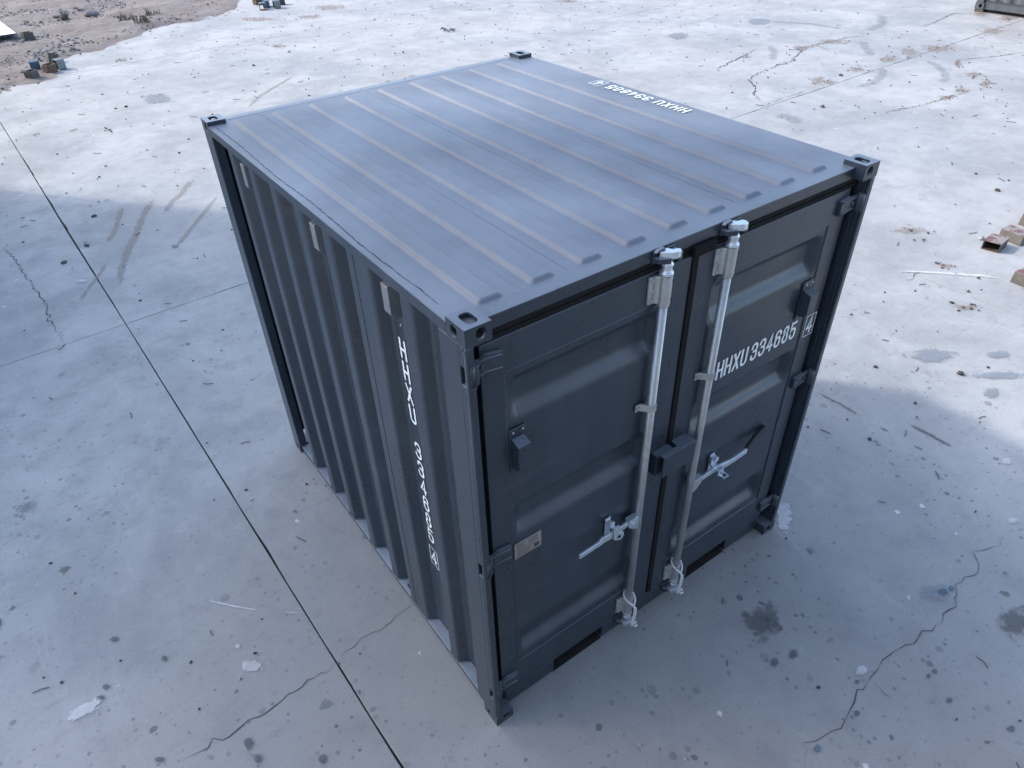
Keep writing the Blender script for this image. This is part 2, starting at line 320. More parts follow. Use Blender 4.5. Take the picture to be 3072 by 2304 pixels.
def mat_concrete():
    m = NT('weathered_concrete'); p = m.position()
    n0 = m.noise(p, .22, 5, .6, .3); n1 = m.noise(p, .8, 8, .66, .35); n2 = m.noise(p, 4.2, 8, .68, .2); n3 = m.noise(p, 70, 4, .65); n4 = m.noise(p, 17, 5, .65)
    sep = m.n('ShaderNodeSeparateXYZ'); m.link(p, sep.inputs[0])
    col = m.mix(m.step(n1, .34, .68), (.305,.312,.310), (.445,.447,.435))
    col = m.mix(m.math('MULTIPLY', m.step(n0, .47, .66), .42), col, (.45,.42,.405))            # pinkish dust
    n5 = m.noise(m.scaled(p, (1,1,1), (13,4,0)), .33, 6, .62, .5)
    col = m.mix(m.step(n5, .52, .68, 0, .55), col, (.285,.302,.310))                                 # damp bluish areas
    col = m.mix(m.step(n2, .46, .74, 0, .50), col, (.255,.26,.27))
    col = m.mix(m.step(n2, .44, .26, 0, .45), col, (.50,.49,.48))
    st = m.noise(m.scaled(p, (7, .9, 1), rot=.35), 1.0, 7, .72)                                   # drag streaks
    col = m.mix(m.step(st, .57, .76, 0, .45), col, (.50,.49,.475))
    st2 = m.noise(m.scaled(p, (1.6, 11, 1), rot=-.15), 1.0, 7, .72)
    col = m.mix(m.step(st2, .57, .74, 0, .45), col, (.24,.245,.255))
    st3 = m.noise(m.scaled(p, (9, 26, 1), rot=.5), 1.0, 5, .7)
    col = m.mix(m.step(st3, .60, .72, 0, .40), col, (.22,.22,.23))
    col = m.mix(m.step(n4, .56, .74, 0, .30), col, (.22,.22,.225))
    col = m.mix(m.step(n3, .50, .75, 0, .30), col, (.20,.20,.205))
    col = m.mix(m.step(n3, .46, .28, 0, .25), col, (.52,.51,.50))
    dx = m.math('SUBTRACT', sep.outputs['X'], .6); dy = m.math('ADD', sep.outputs['Y'], .4)
    dist = m.math('SQRT', m.math('ADD', m.math('MULTIPLY', dx, dx), m.math('MULTIPLY', dy, dy)))
    near = m.step(dist, 9.0, 2.5, .12, 1.0)
    door_shade = m.math('MULTIPLY', m.step(dist, 3.6, 1.2), m.step(n1, .36, .62, .15, .55))            # shade before the doors, painted into the concrete as mottled darkening
    col = m.mix(door_shade, col, (.17,.165,.165))
    warp = m.noise(p, 26, 4, .65)
    dens = m.step(m.noise(p, .9, 5, .7), .40, .64)
    def spots(scale, thr, rmin, rmax, off, wob):
        d, c = m.voronoi(m.scaled(p, (1,1,0), off), scale)
        d = m.math('ADD', d, m.math('MULTIPLY', m.math('SUBTRACT', warp, .5), wob))
        r = m.step(m.chan(c, 0), thr, 1.0, rmin, rmax)
        on = m.step(m.chan(c, 0), thr, thr+.01)
        return m.math('MULTIPLY', on, m.step(m.math('SUBTRACT', d, r), .02, -.02)), m.chan(c, 1)
    for sc, thr, rmin, rmax, off, wob, k in ((5.2, .45, .02, .15, (3.3,1.7,0), .24, .80), (11.0, .40, .05, .20, (.7,5.1,0), .30, .80), (2.3, .84, .05, .17, (7.7,2.2,0), .50, .55), (24.0, .45, .08, .26, (5.7,9.2,0), .34, .75)):
        sp, v = spots(sc, thr, rmin, rmax, off, wob)
        f = m.math('MULTIPLY', m.math('MULTIPLY', sp, near), m.math('MULTIPLY', m.step(v, 0, 1, .35, 1.0), k))
        f = m.math('MULTIPLY', f, m.math('ADD', m.math('MULTIPLY', dens, .85), .15))
        col = m.mix(f, col, (.075,.088,.10))
    w1, wv = spots(6.0, .90, .03, .10, (1.1,9.4,0), .4)
    col = m.mix(m.math('MULTIPLY', w1, .75), col, (.66,.66,.66))
    g1, gv = spots(3.1, .75, .02, .08, (4.1,3.4,0), .3)                                           # grit
    col = m.mix(m.math('MULTIPLY', g1, .75), col, (.12,.11,.105))
    h = m.math('ADD', m.math('MULTIPLY', n2, .5), m.math('MULTIPLY', n3, .25))
    return m.bsdf(col, m.step(n2, .3, .7, .75, .92), 0, .35, m.bump(h, .28, .007))

def mat_dirt(name, a, b, c):
    m = NT(name); p = m.position()
    n1 = m.noise(p, 1.1, 7, .65); n2 = m.noise(p, 9, 7, .7); n3 = m.noise(p, 60, 4, .65)
    col = m.mix(m.step(n1, .35, .65), a, b)
    col = m.mix(m.step(n2, .5, .72, 0, .75), col, c)
    col = m.mix(m.step(n3, .58, .75, 0, .5), col, (.42,.40,.39))
    return m.bsdf(col, .95, 0, .2, m.bump(m.math('ADD', n2, m.math('MULTIPLY', n3, .4)), .8, .03))

def mat_decal(name, col, strength, scale=14, edge=.5, rough=.85, var=.25):
    """thin stain whose ragged outline comes from noise eating into the 'fade' attribute"""
    m = NT(name); p = m.position()
    at = m.n('ShaderNodeAttribute'); at.attribute_name = 'fade'
    a = m.noise(p, scale, 6, .7); b = m.noise(p, scale*.25, 4, .6)
    n = m.math('ADD', m.math('MULTIPLY', a, .65), m.math('MULTIPLY', b, .35))
    al = m.math('MULTIPLY', m.step(m.math('ADD', at.outputs['Fac'], m.math('MULTIPLY', m.math('SUBTRACT', n, .5), 1.6)), edge-.13, edge+.13), strength)
    c = m.mix(a, tuple(k*(1-var) for k in col), tuple(min(1,k*(1+var)) for k in col))
    return m.bsdf(c, rough, 0, .3, None, al)

PAINT = mat_paint('anthracite_paint', (.027,.039,.056), dust_sheen=(.27,.30,.34), dust_sheen_amt=.50, rough=.30, coat=0)
ROOFPAINT = mat_paint('anthracite_roof_paint', (.032,.040,.054), dust_sheen=(.28,.31,.36), dust_sheen_amt=.58, rough=.46, coat=0)  # roof colour lifted for dust and for the sky it mirrors
LEDGEPAINT = mat_paint('sky_sheen_ledge_paint', (.04,.05,.065), dust_sheen=(.33,.38,.44), dust_sheen_amt=.75, rough=.4)  # rail ledge coloured pale to stand in for reflected sky, besides dust
PAINT2 = mat_paint('grey_container_paint', (.085,.095,.105), dust_sheen_amt=.2)
GALV = mat_plain('galvanised_steel', (.50,.52,.53), .42, .75, .18, 24, .06)
ZINC = mat_plain('bright_zinc', (.70,.75,.80), .34, .75, .06, 12, .01)
RUBBER = mat_plain('black_rubber', (.011,.011,.012), .85, 0, .3, 30, .1, .2)
BLACKBAR = mat_plain('black_bar', (.010,.010,.010), .5, 0, .2, 30, .05)
PRINT = mat_plain('white_vinyl', (.84,.87,.89), .5, 0, .05, 30, .02)
PLATEM = mat_plain('aluminium_plate', (.34,.31,.28), .5, .3, .12, 60, .05)
INK = mat_plain('dark_ink', (.06,.06,.065), .7, 0, .1, 30, 0)
CORDM = mat_plain('white_cord', (.72,.72,.74), .8, 0, .12, 90, .3)
CONC = mat_concrete()
CRACKM = mat_plain('crack_shadow', (.095,.092,.090), 1.0, 0, .35, 60, .1, .1)
DIRTM = mat_dirt('loose_soil', (.21,.175,.155), (.27,.24,.22), (.13,.115,.105))
BASEM = mat_dirt('dark_subsoil', (.07,.06,.052), (.10,.085,.075), (.04,.035,.03))
STONEM = mat_plain('grey_stone', (.17,.165,.165), .95, 0, .45, 8, .5, .2)
STONEP = mat_plain('pale_stone', (.36,.35,.345), .95, 0, .3, 9, .5, .2)
POCKET = mat_plain('shade_black_steel', (.014,.013,.013), .9, 0, .5, 20, .4)  # near black, shade of the fork pockets put into the colour
RUST = mat_plain('rusty_steel', (.115,.075,.055), .8, .1, .5, 9, .3)
DARKST = mat_plain('mill_scale_steel', (.075,.075,.075), .6, .2, .4, 9, .2)
BLUEST = mat_plain('blue_painted_steel', (.06,.11,.15), .5, 0, .3, 9, .1)
TEALST = mat_plain('grey_green_steel', (.17,.20,.20), .55, .1, .3, 9, .1)
REDOX = mat_plain('red_oxide_paint', (.20,.055,.05), .7, 0, .5, 14, .2)
BOARDM = mat_plain('white_board', (.74,.74,.74), .5, 0, .05, 5, .02)
WEEDM = mat_plain('dry_weed', (.13,.115,.07), .9, 0, .4, 30, .1)
TWIG = mat_plain('dry_debris', (.085,.075,.065), .9, 0, .5, 12, .2)
RENDERM = mat_plain('wall_render', (.40,.39,.38), .9, 0, .12, 3, .2)
WALLM = mat_plain('grey_wall_cladding', (.27,.28,.30), .85, 0, .12, 3, .2)
CLADM = mat_plain('dark_wall_cladding', (.16,.165,.175), .85, 0, .12, 3, .2)

# ---------------------------------------------------------------- the yard: ground, concrete slabs, joints
g = MB(); g.add([(-700,-700,-.035),(700,-700,-.035),(700,700,-.035),(-700,700,-.035)]); g.face((0,1,2,3))
ground = structure(g.build('ground', BASEM))

O = Vector((-.595, 4.92)); U = Vector((6.0, .19)); V = Vector((-.275, 9.80)); GAP = .0032
def slab(i, j, i2, j2):
    r = random.Random(i*31 + j*17 + 5)
    c = [O + U*a + V*b for a, b in ((i,j),(i2,j),(i2,j2),(i,j2))]
    cen = sum(c, Vector((0,0)))/4
    loop = []
    for k in range(4):
        a, b = c[k], c[(k+1) % 4]
        L = (b-a).length; nseg = max(2, int(L/.16)) if L < 40 else 12
        if not (-2 < cen.x < 16 and -7 < cen.y < 22): nseg = 4
        nrm = Vector((-(b-a).y, (b-a).x)).normalized()
        for s in range(nseg):
            q = a + (b-a)*s/nseg
            off = GAP + (r.uniform(-.0012,.0030) if s else 0) + (r.uniform(.003,.012) if s and r.random() < .12 else 0)
            loop.append(q + nrm*off + ((b-a).normalized()*GAP if s == 0 else Vector((0,0))))
    k = len(loop)
    cen3 = Vector((cen.x, cen.y))
    m = MB()
    inn = [q + (cen3-q).normalized()*.0035 for q in loop]
    n = m.add([(q.x,q.y,-.032) for q in loop] + [(q.x,q.y,-.005) for q in loop] + [(q.x,q.y,0) for q in inn])
    for a in range(k):
        b = (a+1) % k
        m.face([n+a, n+b, n+k+b, n+k+a]); m.face([n+k+a, n+k+b, n+2*k+b, n+2*k+a])
    m.face([n+2*k+a for a in range(k)])
    return m.build('concrete_slab', CONC, ground)
for i in range(-2, 5):
    for j in range(-2, 4):
        slab(i, j, i+1, j+1)
# everything further out is the same paving, too far off the picture to need its joints
for (i,j,i2,j2) in ((-30,-20,40,-2),(-30,4,40,24),(-30,-2,-2,4),(5,-2,40,4)):
    slab(i,j,i2,j2)

def ribbon(name, pts, width, mat, z, jag=0, fade=False, seed=0, sub=3):
    r = random.Random(seed)
    P = [Vector(p) for p in pts]
    Q = []
    for a, b in zip(P, P[1:]):
        k = max(1, min(16, int((b-a).length/(.034 if sub == 5 else .05))))
        for s in range(k): Q.append(a.lerp(b, s/k))
    Q.append(P[-1])
    if jag:
        Q = [q + Vector((r.uniform(-jag,jag), r.uniform(-jag,jag))) for q in Q]
    m = MB(); fv = []
    n = len(Q); cols = (-1,-.5,0,.5,1) if fade else (-1,1)
    for i, q in enumerate(Q):
        d = (Q[min(i+1,n-1)] - Q[max(i-1,0)])
        d = d.normalized() if d.length > 1e-6 else Vector((1,0))
        s = Vector((-d.y, d.x)); t = i/(n-1)
        taper = 1 if fade else max(.12, min(1, 6*t, 6*(1-t)))
        w = width*taper*(1 if fade else r.uniform(.2,1.6))/2
        m.add([(q.x+s.x*w*c, q.y+s.y*w*c, z) for c in cols])
        fv += [max(0, 1-abs(c))*min(1, 5*t, 5*(1-t)) for c in cols]
    k = len(cols)
    for i in range(n-1):
        for c in range(k-1):
            m.face([i*k+c, i*k+c+1, (i+1)*k+c+1, (i+1)*k+c])
    o = m.build(name, mat, ground)
    if fade:
        at = o.data.attributes.new('fade', 'FLOAT', 'POINT'); at.data.foreach_set('value', fv)
    return o
def blot(name, c, a, b, mat, z, grow=1.5):
    m = MB(); fv = [1.0]; m.add([(c[0],c[1],z)])
    K, RN = 24, 5
    for rr in range(1, RN+1):
        t = rr/RN
        for k in range(K):
            an = 2*math.pi*k/K
            m.add([(c[0]+(a[0]*math.cos(an)+b[0]*math.sin(an))*t*grow, c[1]+(a[1]*math.cos(an)+b[1]*math.sin(an))*t*grow, z)])
            fv.append(1-t)
    for k in range(K): m.face([0, 1+k, 1+(k+1)%K])
    for rr in range(RN-1):
        for k in range(K):
            l = (k+1) % K
            m.face([1+rr*K+k, 1+(rr+1)*K+k, 1+(rr+1)*K+l, 1+rr*K+l])
    o = m.build(name, mat, ground)
    at = o.data.attributes.new('fade', 'FLOAT', 'POINT'); at.data.foreach_set('value', fv)
    return o

TRAILM = mat_decal('dried_mud', (.33,.29,.25), .40, 30, .60)
TYREM = mat_decal('tyre_rubber_dust', (.28,.30,.315), .30, 20, .62)
SCUFFM = mat_decal('scuff', (.17,.175,.185), .60, 34, .55)
GRIMEM = mat_decal('oily_grime', (.12,.125,.13), .55, 16, .62)
CHALKM = mat_decal('chalky_scrape', (.66,.66,.66), .75, 22, .38)
SOILM = mat_decal('swept_soil', (.33,.27,.23), .50, 16, .66)
OILM = mat_decal('old_oil', (.11,.125,.135), .72, 26, .42)
GREYM = mat_decal('grey_paint_patch', (.27,.30,.33), .60, 14, .45)
PALEM = mat_decal('white_paint_splash', (.60,.60,.60), .65, 42, .45)
BLUEM = mat_decal('blue_paint_splash', (.09,.15,.22), .6, 24, .36)
zl = [.0030]
def nextz():
    zl[0] += .00006; return zl[0]
for k, (w, pts) in enumerate(CRACKS): ribbon('crack', pts, w*.62, CRACKM, nextz(), jag=w*1.0+.006, seed=k, sub=5)
for k, (w, pts) in enumerate(SCUFFS): ribbon('scuff_mark', pts, .05, SCUFFM, nextz(), fade=True, seed=k)
for k, (w, pts) in enumerate(TRAILS): ribbon('mud_trail', pts, w*1.8, TRAILM, nextz(), fade=True, seed=k)
for k, (w, pts) in enumerate(TYRES): ribbon('tyre_mark', pts, w*1.5, TYREM, nextz(), fade=True, seed=k)
for k, (w, pts) in enumerate(CHALK): ribbon('chalk_scrape', pts, w*2, CHALKM, nextz(), fade=True, seed=k)
for c, a, b in DIRT: blot('soil_patch', c, a, b, SOILM, nextz(), 2.2)
for k, (c, a, b) in enumerate(DARK): blot('oil_stain', c, a, b, GRIMEM if k < 2 else OILM, nextz(), 2.3 if k < 2 else 1.5)
for c, a, b in GREY: blot('paint_patch', c, a, b, GREYM, nextz(), 1.5)
for c, a, b in PALE: blot('paint_splash', c, a, b, PALEM, nextz(), 1.5)
for c, a, b in BLUE: blot('paint_splash', c, a, b, BLUEM, nextz(), 1.6)

# soil bank at the far left, dipping under the slab level along its ragged edge
edge = np.array(DIRT_EDGE)
poly = np.vstack([edge, [[7.5, 45], [-14, 45], [-14, 14.6]]])
def inside_dist(X, Y):
    d = np.full(X.shape, 1e9)
    for k in range(len(edge)-1):
        a, b = edge[k], edge[k+1]; ab = b-a
        t = np.clip(((X-a[0])*ab[0]+(Y-a[1])*ab[1])/(ab@ab), 0, 1)
        d = np.minimum(d, np.hypot(X-a[0]-t*ab[0], Y-a[1]-t*ab[1]))
    ins = np.zeros(X.shape, bool); n = len(poly)
    for k in range(n):
        x1, y1 = poly[k]; x2, y2 = poly[(k+1) % n]
        c = ((y1 > Y) != (y2 > Y)) & (X < (x2-x1)*(Y-y1)/((y2-y1) if y2 != y1 else 1e-9)+x1)
        ins ^= c
    return np.where(ins, d, -d)
nr = np.random.RandomState(3)
def vnoise(X, Y, s, seed):
    q = np.random.RandomState(seed).rand(64, 64)
    x, y = X*s, Y*s; xi, yi = np.floor(x).astype(int), np.floor(y).astype(int); fx, fy = x-xi, y-yi
    fx, fy = fx*fx*(3-2*fx), fy*fy*(3-2*fy)
    g4 = lambda a, b: q[a % 64, b % 64]
    return (g4(xi,yi)*(1-fx)+g4(xi+1,yi)*fx)*(1-fy) + (g4(xi,yi+1)*(1-fx)+g4(xi+1,yi+1)*fx)*fy
xs = np.concatenate([np.arange(-14, -2, .5), np.arange(-2, 7.6, .06)]); ys = np.concatenate([np.arange(13.8, 22, .08), np.arange(22, 45, .25)])
X, Y = np.meshgrid(xs, ys)
dd = inside_dist(X, Y) + (vnoise(X,Y,2.2,1)-.5)*.30 + (vnoise(X,Y,9,2)-.5)*.14
Z = np.clip(dd*.16, -.02, .045) + np.clip(dd, 0, 1)*((vnoise(X,Y,1.1,4)-.4)*.09 + (vnoise(X,Y,5,5)-.5)*.03 + (vnoise(X,Y,13,6)-.5)*.02)
ny, nx = X.shape
m = MB(); m.v = list(zip(X.ravel().tolist(), Y.ravel().tolist(), Z.ravel().tolist()))
ok = dd > -.12
for a in range(ny-1):
    for b in range(nx-1):
        if ok[a,b] or ok[a+1,b+1]:
            m.face([a*nx+b, a*nx+b+1, (a+1)*nx+b+1, (a+1)*nx+b], 0, True)
structure(m.build('dirt_ground', DIRTM))

def pebble(mb, c, s, r, mi=0):
    """irregular little stone"""
    t = (1+5**.5)/2
    base = [(-1,t,0),(1,t,0),(-1,-t,0),(1,-t,0),(0,-1,t),(0,1,t),(0,-1,-t),(0,1,-t),(t,0,-1),(t,0,1),(-t,0,-1),(-t,0,1)]
    fc = [(0,11,5),(0,5,1),(0,1,7),(0,7,10),(0,10,11),(1,5,9),(5,11,4),(11,10,2),(10,7,6),(7,1,8),(3,9,4),(3,4,2),(3,2,6),(3,6,8),(3,8,9),(4,9,5),(2,4,11),(6,2,10),(8,6,7),(9,8,1)]
    sx, sy, sz = s*r.uniform(.7,1.3), s*r.uniform(.7,1.3), s*r.uniform(.4,.8); an = r.uniform(0,6.28)
    ca, sa = math.cos(an), math.sin(an); P = []
    for v in base:
        k = r.uniform(.75,1.15)/1.9
        x, y, z = v[0]*sx*k, v[1]*sy*k, v[2]*sz*k
        P.append((c[0]+x*ca-y*sa, c[1]+x*sa+y*ca, c[2]+z+sz*.35))
    n = mb.add(P)
    for f in fc: mb.face([n+i for i in f], mi)
rub = MB(); r = random.Random(11)
for (c, a, b) in RUBBLE:
    for k in range(520):
        an, q = r.uniform(0,6.28), r.random()*1.9
        x = c[0]+(a[0]*math.cos(an)+b[0]*math.sin(an))*q; y = c[1]+(a[1]*math.cos(an)+b[1]*math.sin(an))*q
        dv = inside_dist(np.array([[x]]), np.array([[y]]))[0,0]
        if dv < .1: continue
        pebble(rub, (x, y, min(.045, dv*.16)+.01), r.choice((.010,.013,.016,.02,.025,.036)), r, r.choice((0,0,0,1)))
for k in range(1800):
    x, y = r.uniform(-1.2, 7), r.uniform(14.3, 24)
    dv = inside_dist(np.array([[x]]), np.array([[y]]))[0,0]
    if dv < -.05 or (dv < .4 and r.random() < .4): continue
    pebble(rub, (x, y, max(0, min(.045, dv*.16))), r.choice((.010,.014,.02,.028)), r, r.choice((0,0,1)))
stuff(rub.build('rubble', [STONEM, STONEP]))

# grit, leaves and twigs lying on the slabs
deb = MB(); r = random.Random(5)
def twig(x, y, L, w, an):
    d = Vector((math.cos(an), math.sin(an))); s = Vector((-d.y, d.x)); mid = s*r.uniform(-.15,.15)*L
    p = [Vector((x,y))-d*L/2, Vector((x,y))+mid, Vector((x,y))+d*L/2]
    deb.bar([(q.x,q.y,.004+.5*w) for q in p], w, w*.6, m=0)
def leaf(x, y, s):
    an = r.uniform(0,6.28); P = []
    for k in range(7):
        t = an + 6.28*k/7; rr = s*r.uniform(.5,1.1)*(1 if k % 2 else .6)
        P.append((x+math.cos(t)*rr, y+math.sin(t)*rr*.6, .006+r.uniform(0,.012)))
    n = deb.add(P); deb.face([n+k for k in range(7)], 0)
for (x, y) in CHIPS:
    k = .016 if y < 6 and x < 4 else .032
    (leaf(x, y, k*1.1) if r.random() < .5 else pebble(deb, (x,y,.004), k, r, r.choice((0,0,1))))
for k in range(1500):
    x, y = r.uniform(-2, 15), r.uniform(-2.5, 19)
    if -.05 < x < 2.1 and -.05 < y < 2.55: continue
    q = r.random(); far = min(1, math.hypot(x+.8, y+1.5)/12)
    if q < .55: pebble(deb, (x,y,.003), r.uniform(.004,.009)+.012*far*r.random(), r, 0 if r.random() < .75 else 1)
    elif q < .8: twig(x, y, r.uniform(.02,.06)+.06*far, .003+.004*far, r.uniform(0,6.28))
    else: leaf(x, y, r.uniform(.008,.016)+.012*far)
# crumbs along the worn joints and soil patches
for (c, a, b) in DIRT:
    for k in range(9):
        an, q = r.uniform(0,6.28), r.random()*1.6
        pebble(deb, (c[0]+(a[0]*math.cos(an)+b[0]*math.sin(an))*q, c[1]+(a[1]*math.cos(an)+b[1]*math.sin(an))*q, .003), r.uniform(.005,.018), r, r.choice((0,2)))
stuff(deb.build('debris', [TWIG, STONEP, RUST]))

# ---------------------------------------------------------------- buildings up-sun, beyond the left edge: they throw the yard into shade
AX = Vector((.636,-.772)); NX = Vector((.772,.636))
def block(name, a0, a1, n0, n1, h, label):
    P = [AX*a + NX*n for a, n in ((a0,n0),(a0,n1),(a1,n1),(a1,n0))]
    c = sum(P, Vector((0,0)))/4
    root = empty(name, (c.x, c.y, 0)); tag(root, label, 'building')
    Q = [(p.x-c.x, p.y-c.y) for p in P]
    w = MB().prism(Q, 2, 0, h); w.build('wall', CLADM, root)
    cp = [(x*1.0, y*1.0) for x, y in Q]
    MB().prism([(x*.985, y*.985) for x, y in cp], 2, h+.002, h+.12).build('roof', PAINT2, root)
    return root
block('building', -8.5, -20, -1.0, 1.94, 10.6, 'tall dark clad building shading the yard from beyond the left edge')
block('building', -10, -24, 1.96, 5.0, 6.6, 'lower dark clad wing beside the tall building beyond the left edge')

HX = Vector((.565,.825)); HR = Vector((.825,-.565)); EYE = Vector((-.850,-1.471))
def behind(name, f0, f1, r0, r1, h, label, cat, mat):
    P = [EYE + HX*f + HR*r for f, r in ((f0,r0),(f0,r1),(f1,r1),(f1,r0))]
    c = sum(P, Vector((0,0)))/4
    o = MB().prism([(p.x-c.x, p.y-c.y) for p in P], 2, 0, h).build(name, mat, None, bevel=.01); o.location = (c.x, c.y, 0)
    return tag(o, label, cat)
behind('shade_platform', -2.4, .20, -1.2, 9.0, 1.78, 'unseen raised platform under the viewer, added to darken the ground by the doors', 'platform', RENDERM)  # added out of view so its bulk blocks sky from the near ground
behind('shade_wall', -2.9, -2.45, -1.2, 14.0, 13.0, 'unseen tall wall behind the viewer, added to darken the doors and near ground', 'wall', WALLM)  # added out of view; cuts sky light and dims the door reflections

# ---------------------------------------------------------------- the container
W, L, H = 2.028, 2.482, 2.26
box = tag(empty('shipping_container'), 'small anthracite storage container with closed double doors in the middle of the yard', 'shipping container', 'dark shipping containers')
CW, CL, CH = .095, .104, .066

def slot(cu, cv, hu, hv, n=10):
    """rounded slot outline"""
    rr = min(hu, hv); P = []
    for k in range(4):
        sx, sy = ((1,1),(-1,1),(-1,-1),(1,-1))[k]
        for i in range(n):
            an = math.pi/2*(k + i/(n-1))
            P.append((cu+sx*(hu-rr*.8)+rr*.8*math.cos(an), cv+sy*(hv-rr*.8)+rr*.8*math.sin(an)))
    return P
def oval(cu, cv, hu, hv, n=32):
    return [(cu+hu*math.cos(2*math.pi*i/n), cv+hv*math.sin(2*math.pi*i/n)) for i in range(n)]
def casting(cx, cy, cz, sx, sy, sz, dims, parent, mat):
    """corner fitting; (cx,cy,cz) outer corner, s* point inwards"""
    w, l, h = dims; m = MB(); t = h*.16
    X, Y, Zv = Vector((sx,0,0)), Vector((0,sy,0)), Vector((0,0,sz)); o = Vector((cx,cy,cz))
    m.holed(o, X, Y, w, l, slot(w*.5, l*.5, w*.215, l*.30), t, -Zv)
    m.holed(o, X, Zv, w, h, oval(w*.60, h*.48, w*.185, h*.31), t, -Y)
    m.holed(o, Y, Zv, l, h, oval(l*.60, h*.48, l*.165, h*.31), t, -X)
    P = lambda a, b, c: o + X*a + Y*b + Zv*c
    for q in ([(w,0,0),(w,l,0),(w,l,h),(w,0,h)], [(0,l,0),(w,l,0),(w,l,h),(0,l,h)], [(0,0,h),(w,0,h),(w,l,h),(0,l,h)]):
        n = m.add([P(*k) for k in q]); m.face([n,n+1,n+2,n+3])
    e = .0006; lin = m.add([P(a,b,c) for a,b,c in ((t+e,t+e,h-e),(w-e,t+e,h-e),(w-e,l-e,h-e),(t+e,l-e,h-e),(w-e,t+e,t+e),(w-e,l-e,t+e),(t+e,l-e,t+e))])
    m.face([lin,lin+1,lin+2,lin+3],1); m.face([lin+1,lin+4,lin+5,lin+2],1); m.face([lin+3,lin+2,lin+5,lin+6],1)  # dark inner faces stand in for shade inside the casting
    return m.build('corner_casting', [mat, DARKST], parent, bevel=h*.045, seg=2, angle=50, weld=True)
def all_castings(W, L, H, dims, parent, mat):
    for cx, sx in ((0,1),(W,-1)):
        for cy, sy in ((0,1),(L,-1)):
            casting(cx, cy, H, sx, sy, -1, dims, parent, mat)
            casting(cx, cy, 0, sx, sy, 1, dims, parent, mat)
all_castings(W, L, H, (CW, CL, CH), box, PAINT)

# corner posts
def front_post(x0, s):
    """front corner post: flat flank, rounded hinge edge, hinge slots cut in the flank"""
    m = MB()
    zt, zb = H-CH-.002, CH+.002
    slots = [(2.045,2.118),(1.115,1.19),(.215,.285)]
    X = lambda a: x0 + s*a
    # flank in strips round the slots (y .012-.042 is the slot column)
    for y0, y1 in ((.042,.155),):
        m.box((min(X(0),X(.030)), y0, zb), (max(X(0),X(.030)), y1, zt))
    zz = [zb] + [q for a in reversed(slots) for q in a] + [zt]
    for k in range(0, len(zz), 2):
        m.box((min(X(0),X(.030)), .016, zz[k]), (max(X(0),X(.030)), .042, zz[k+1]))
    for a, b in slots:
        m.box((min(X(.017),X(.030)), .0165, a), (max(X(.017),X(.030)), .0415, b))
    o = m.build('corner_post', PAINT, box, bevel=.0025, seg=2)
    e0, e1 = sorted((X(0), X(.030)))
    MB().box((e0,.0008,zb),(e1,.0158,zt)).build('post_edge', PAINT, o, bevel=.006, seg=4)
    if s < 0:
        for a, b in slots: MB().cyl((X(.034),.018,a-.004), (X(.034),.018,b+.004), .0160, seg=18).build('hinge_tube', PAINT, o)
        return
    for a, b in slots:
        pin = MB()
        for z in (a-.004, b+.004): pin.cyl((X(.019),.014,z-.002), (X(.019),.014,z+.002), .0172, seg=18)
        pin.cyl((X(.019),.014,a-.004), (X(.019),.014,b+.004), .0150, seg=18)
        pin.build('hinge_tube', PAINT, o)
    MB().cyl((X(.0035),.0158,zb+.012), (X(.0035),.0158,zt-.012), .0022, seg=8).build('weld_seam', PAINT, o)
front_post(0, 1); front_post(W, -1)
for x0, x1 in ((0,.05),(W-.05,W)):
    MB().box((x0, L-.12, CH+.002), (x1, L, H-CH-.002)).build('corner_post', PAINT, box, bevel=.004)

# rails, headers, sills
for x0, x1 in ((.0,.045),(W-.045,W)):
    MB().box((x0, CL+.001, 2.196), (x1, L-CL-.001, 2.239)).build('top_side_rail', PAINT, box, bevel=.004, seg=3)
for x0, x1 in ((.012,.090),(W-.090,W-.012)):
    MB().box((x0, CL+.001, .030), (x1, L-CL-.001, .058)).build('bottom_side_rail', LEDGEPAINT, box, bevel=.003)
hd = MB().box((CW+.001,.045,2.192), (W-CW-.001,.12,2.2405))
hd.box((CW+.001,.062,2.145),(W-CW-.001,.12,2.1915))
hd.build('door_header', PAINT, box, bevel=.003)
MB().box((CW+.001,L-.06,2.17), (W-CW-.001,L-.004,2.2405)).build('rear_header', PAINT, box, bevel=.003)
MB().box((CW+.001,L-.06,.03), (W-CW-.001,L-.01,.15)).build('rear_sill', PAINT, box, bevel=.003)
sl = MB()
PK = [(.387,.703),(1.330,1.645)]
xs_ = [CW+.001, PK[0][0], PK[0][1], PK[1][0], PK[1][1], W-CW-.001]
for a, b in ((0,1),(2,3),(4,5)): sl.box((xs_[a],.055,.022),(xs_[b],.064,.1135))
sl.box((xs_[0],.055,.1140),(xs_[5],.064,.150)); sl.box((xs_[0],.0645,.142),(xs_[5],.14,.150))
sl.build('door_sill', PAINT, box, bevel=.0022)
for a, b in PK:                                     # forklift tunnels coloured near black to stand in for shade inside
    t = MB()
    t.box((a-.010,.066,.018),(a-.002,1.9,.125)); t.box((b+.002,.066,.018),(b+.010,1.9,.125)); t.box((a-.012,.066,.126),(b+.012,1.9,.134)); t.box((a-.001,.058,.006),(b+.001,1.9,.011))  # last box: dark floor plate added so the opening looks shaded
    t.build('fork_pocket', POCKET, box)
MB().box((.10,.15,.136),(W-.10,L-.07,.160)).build('floor', TWIG, box)

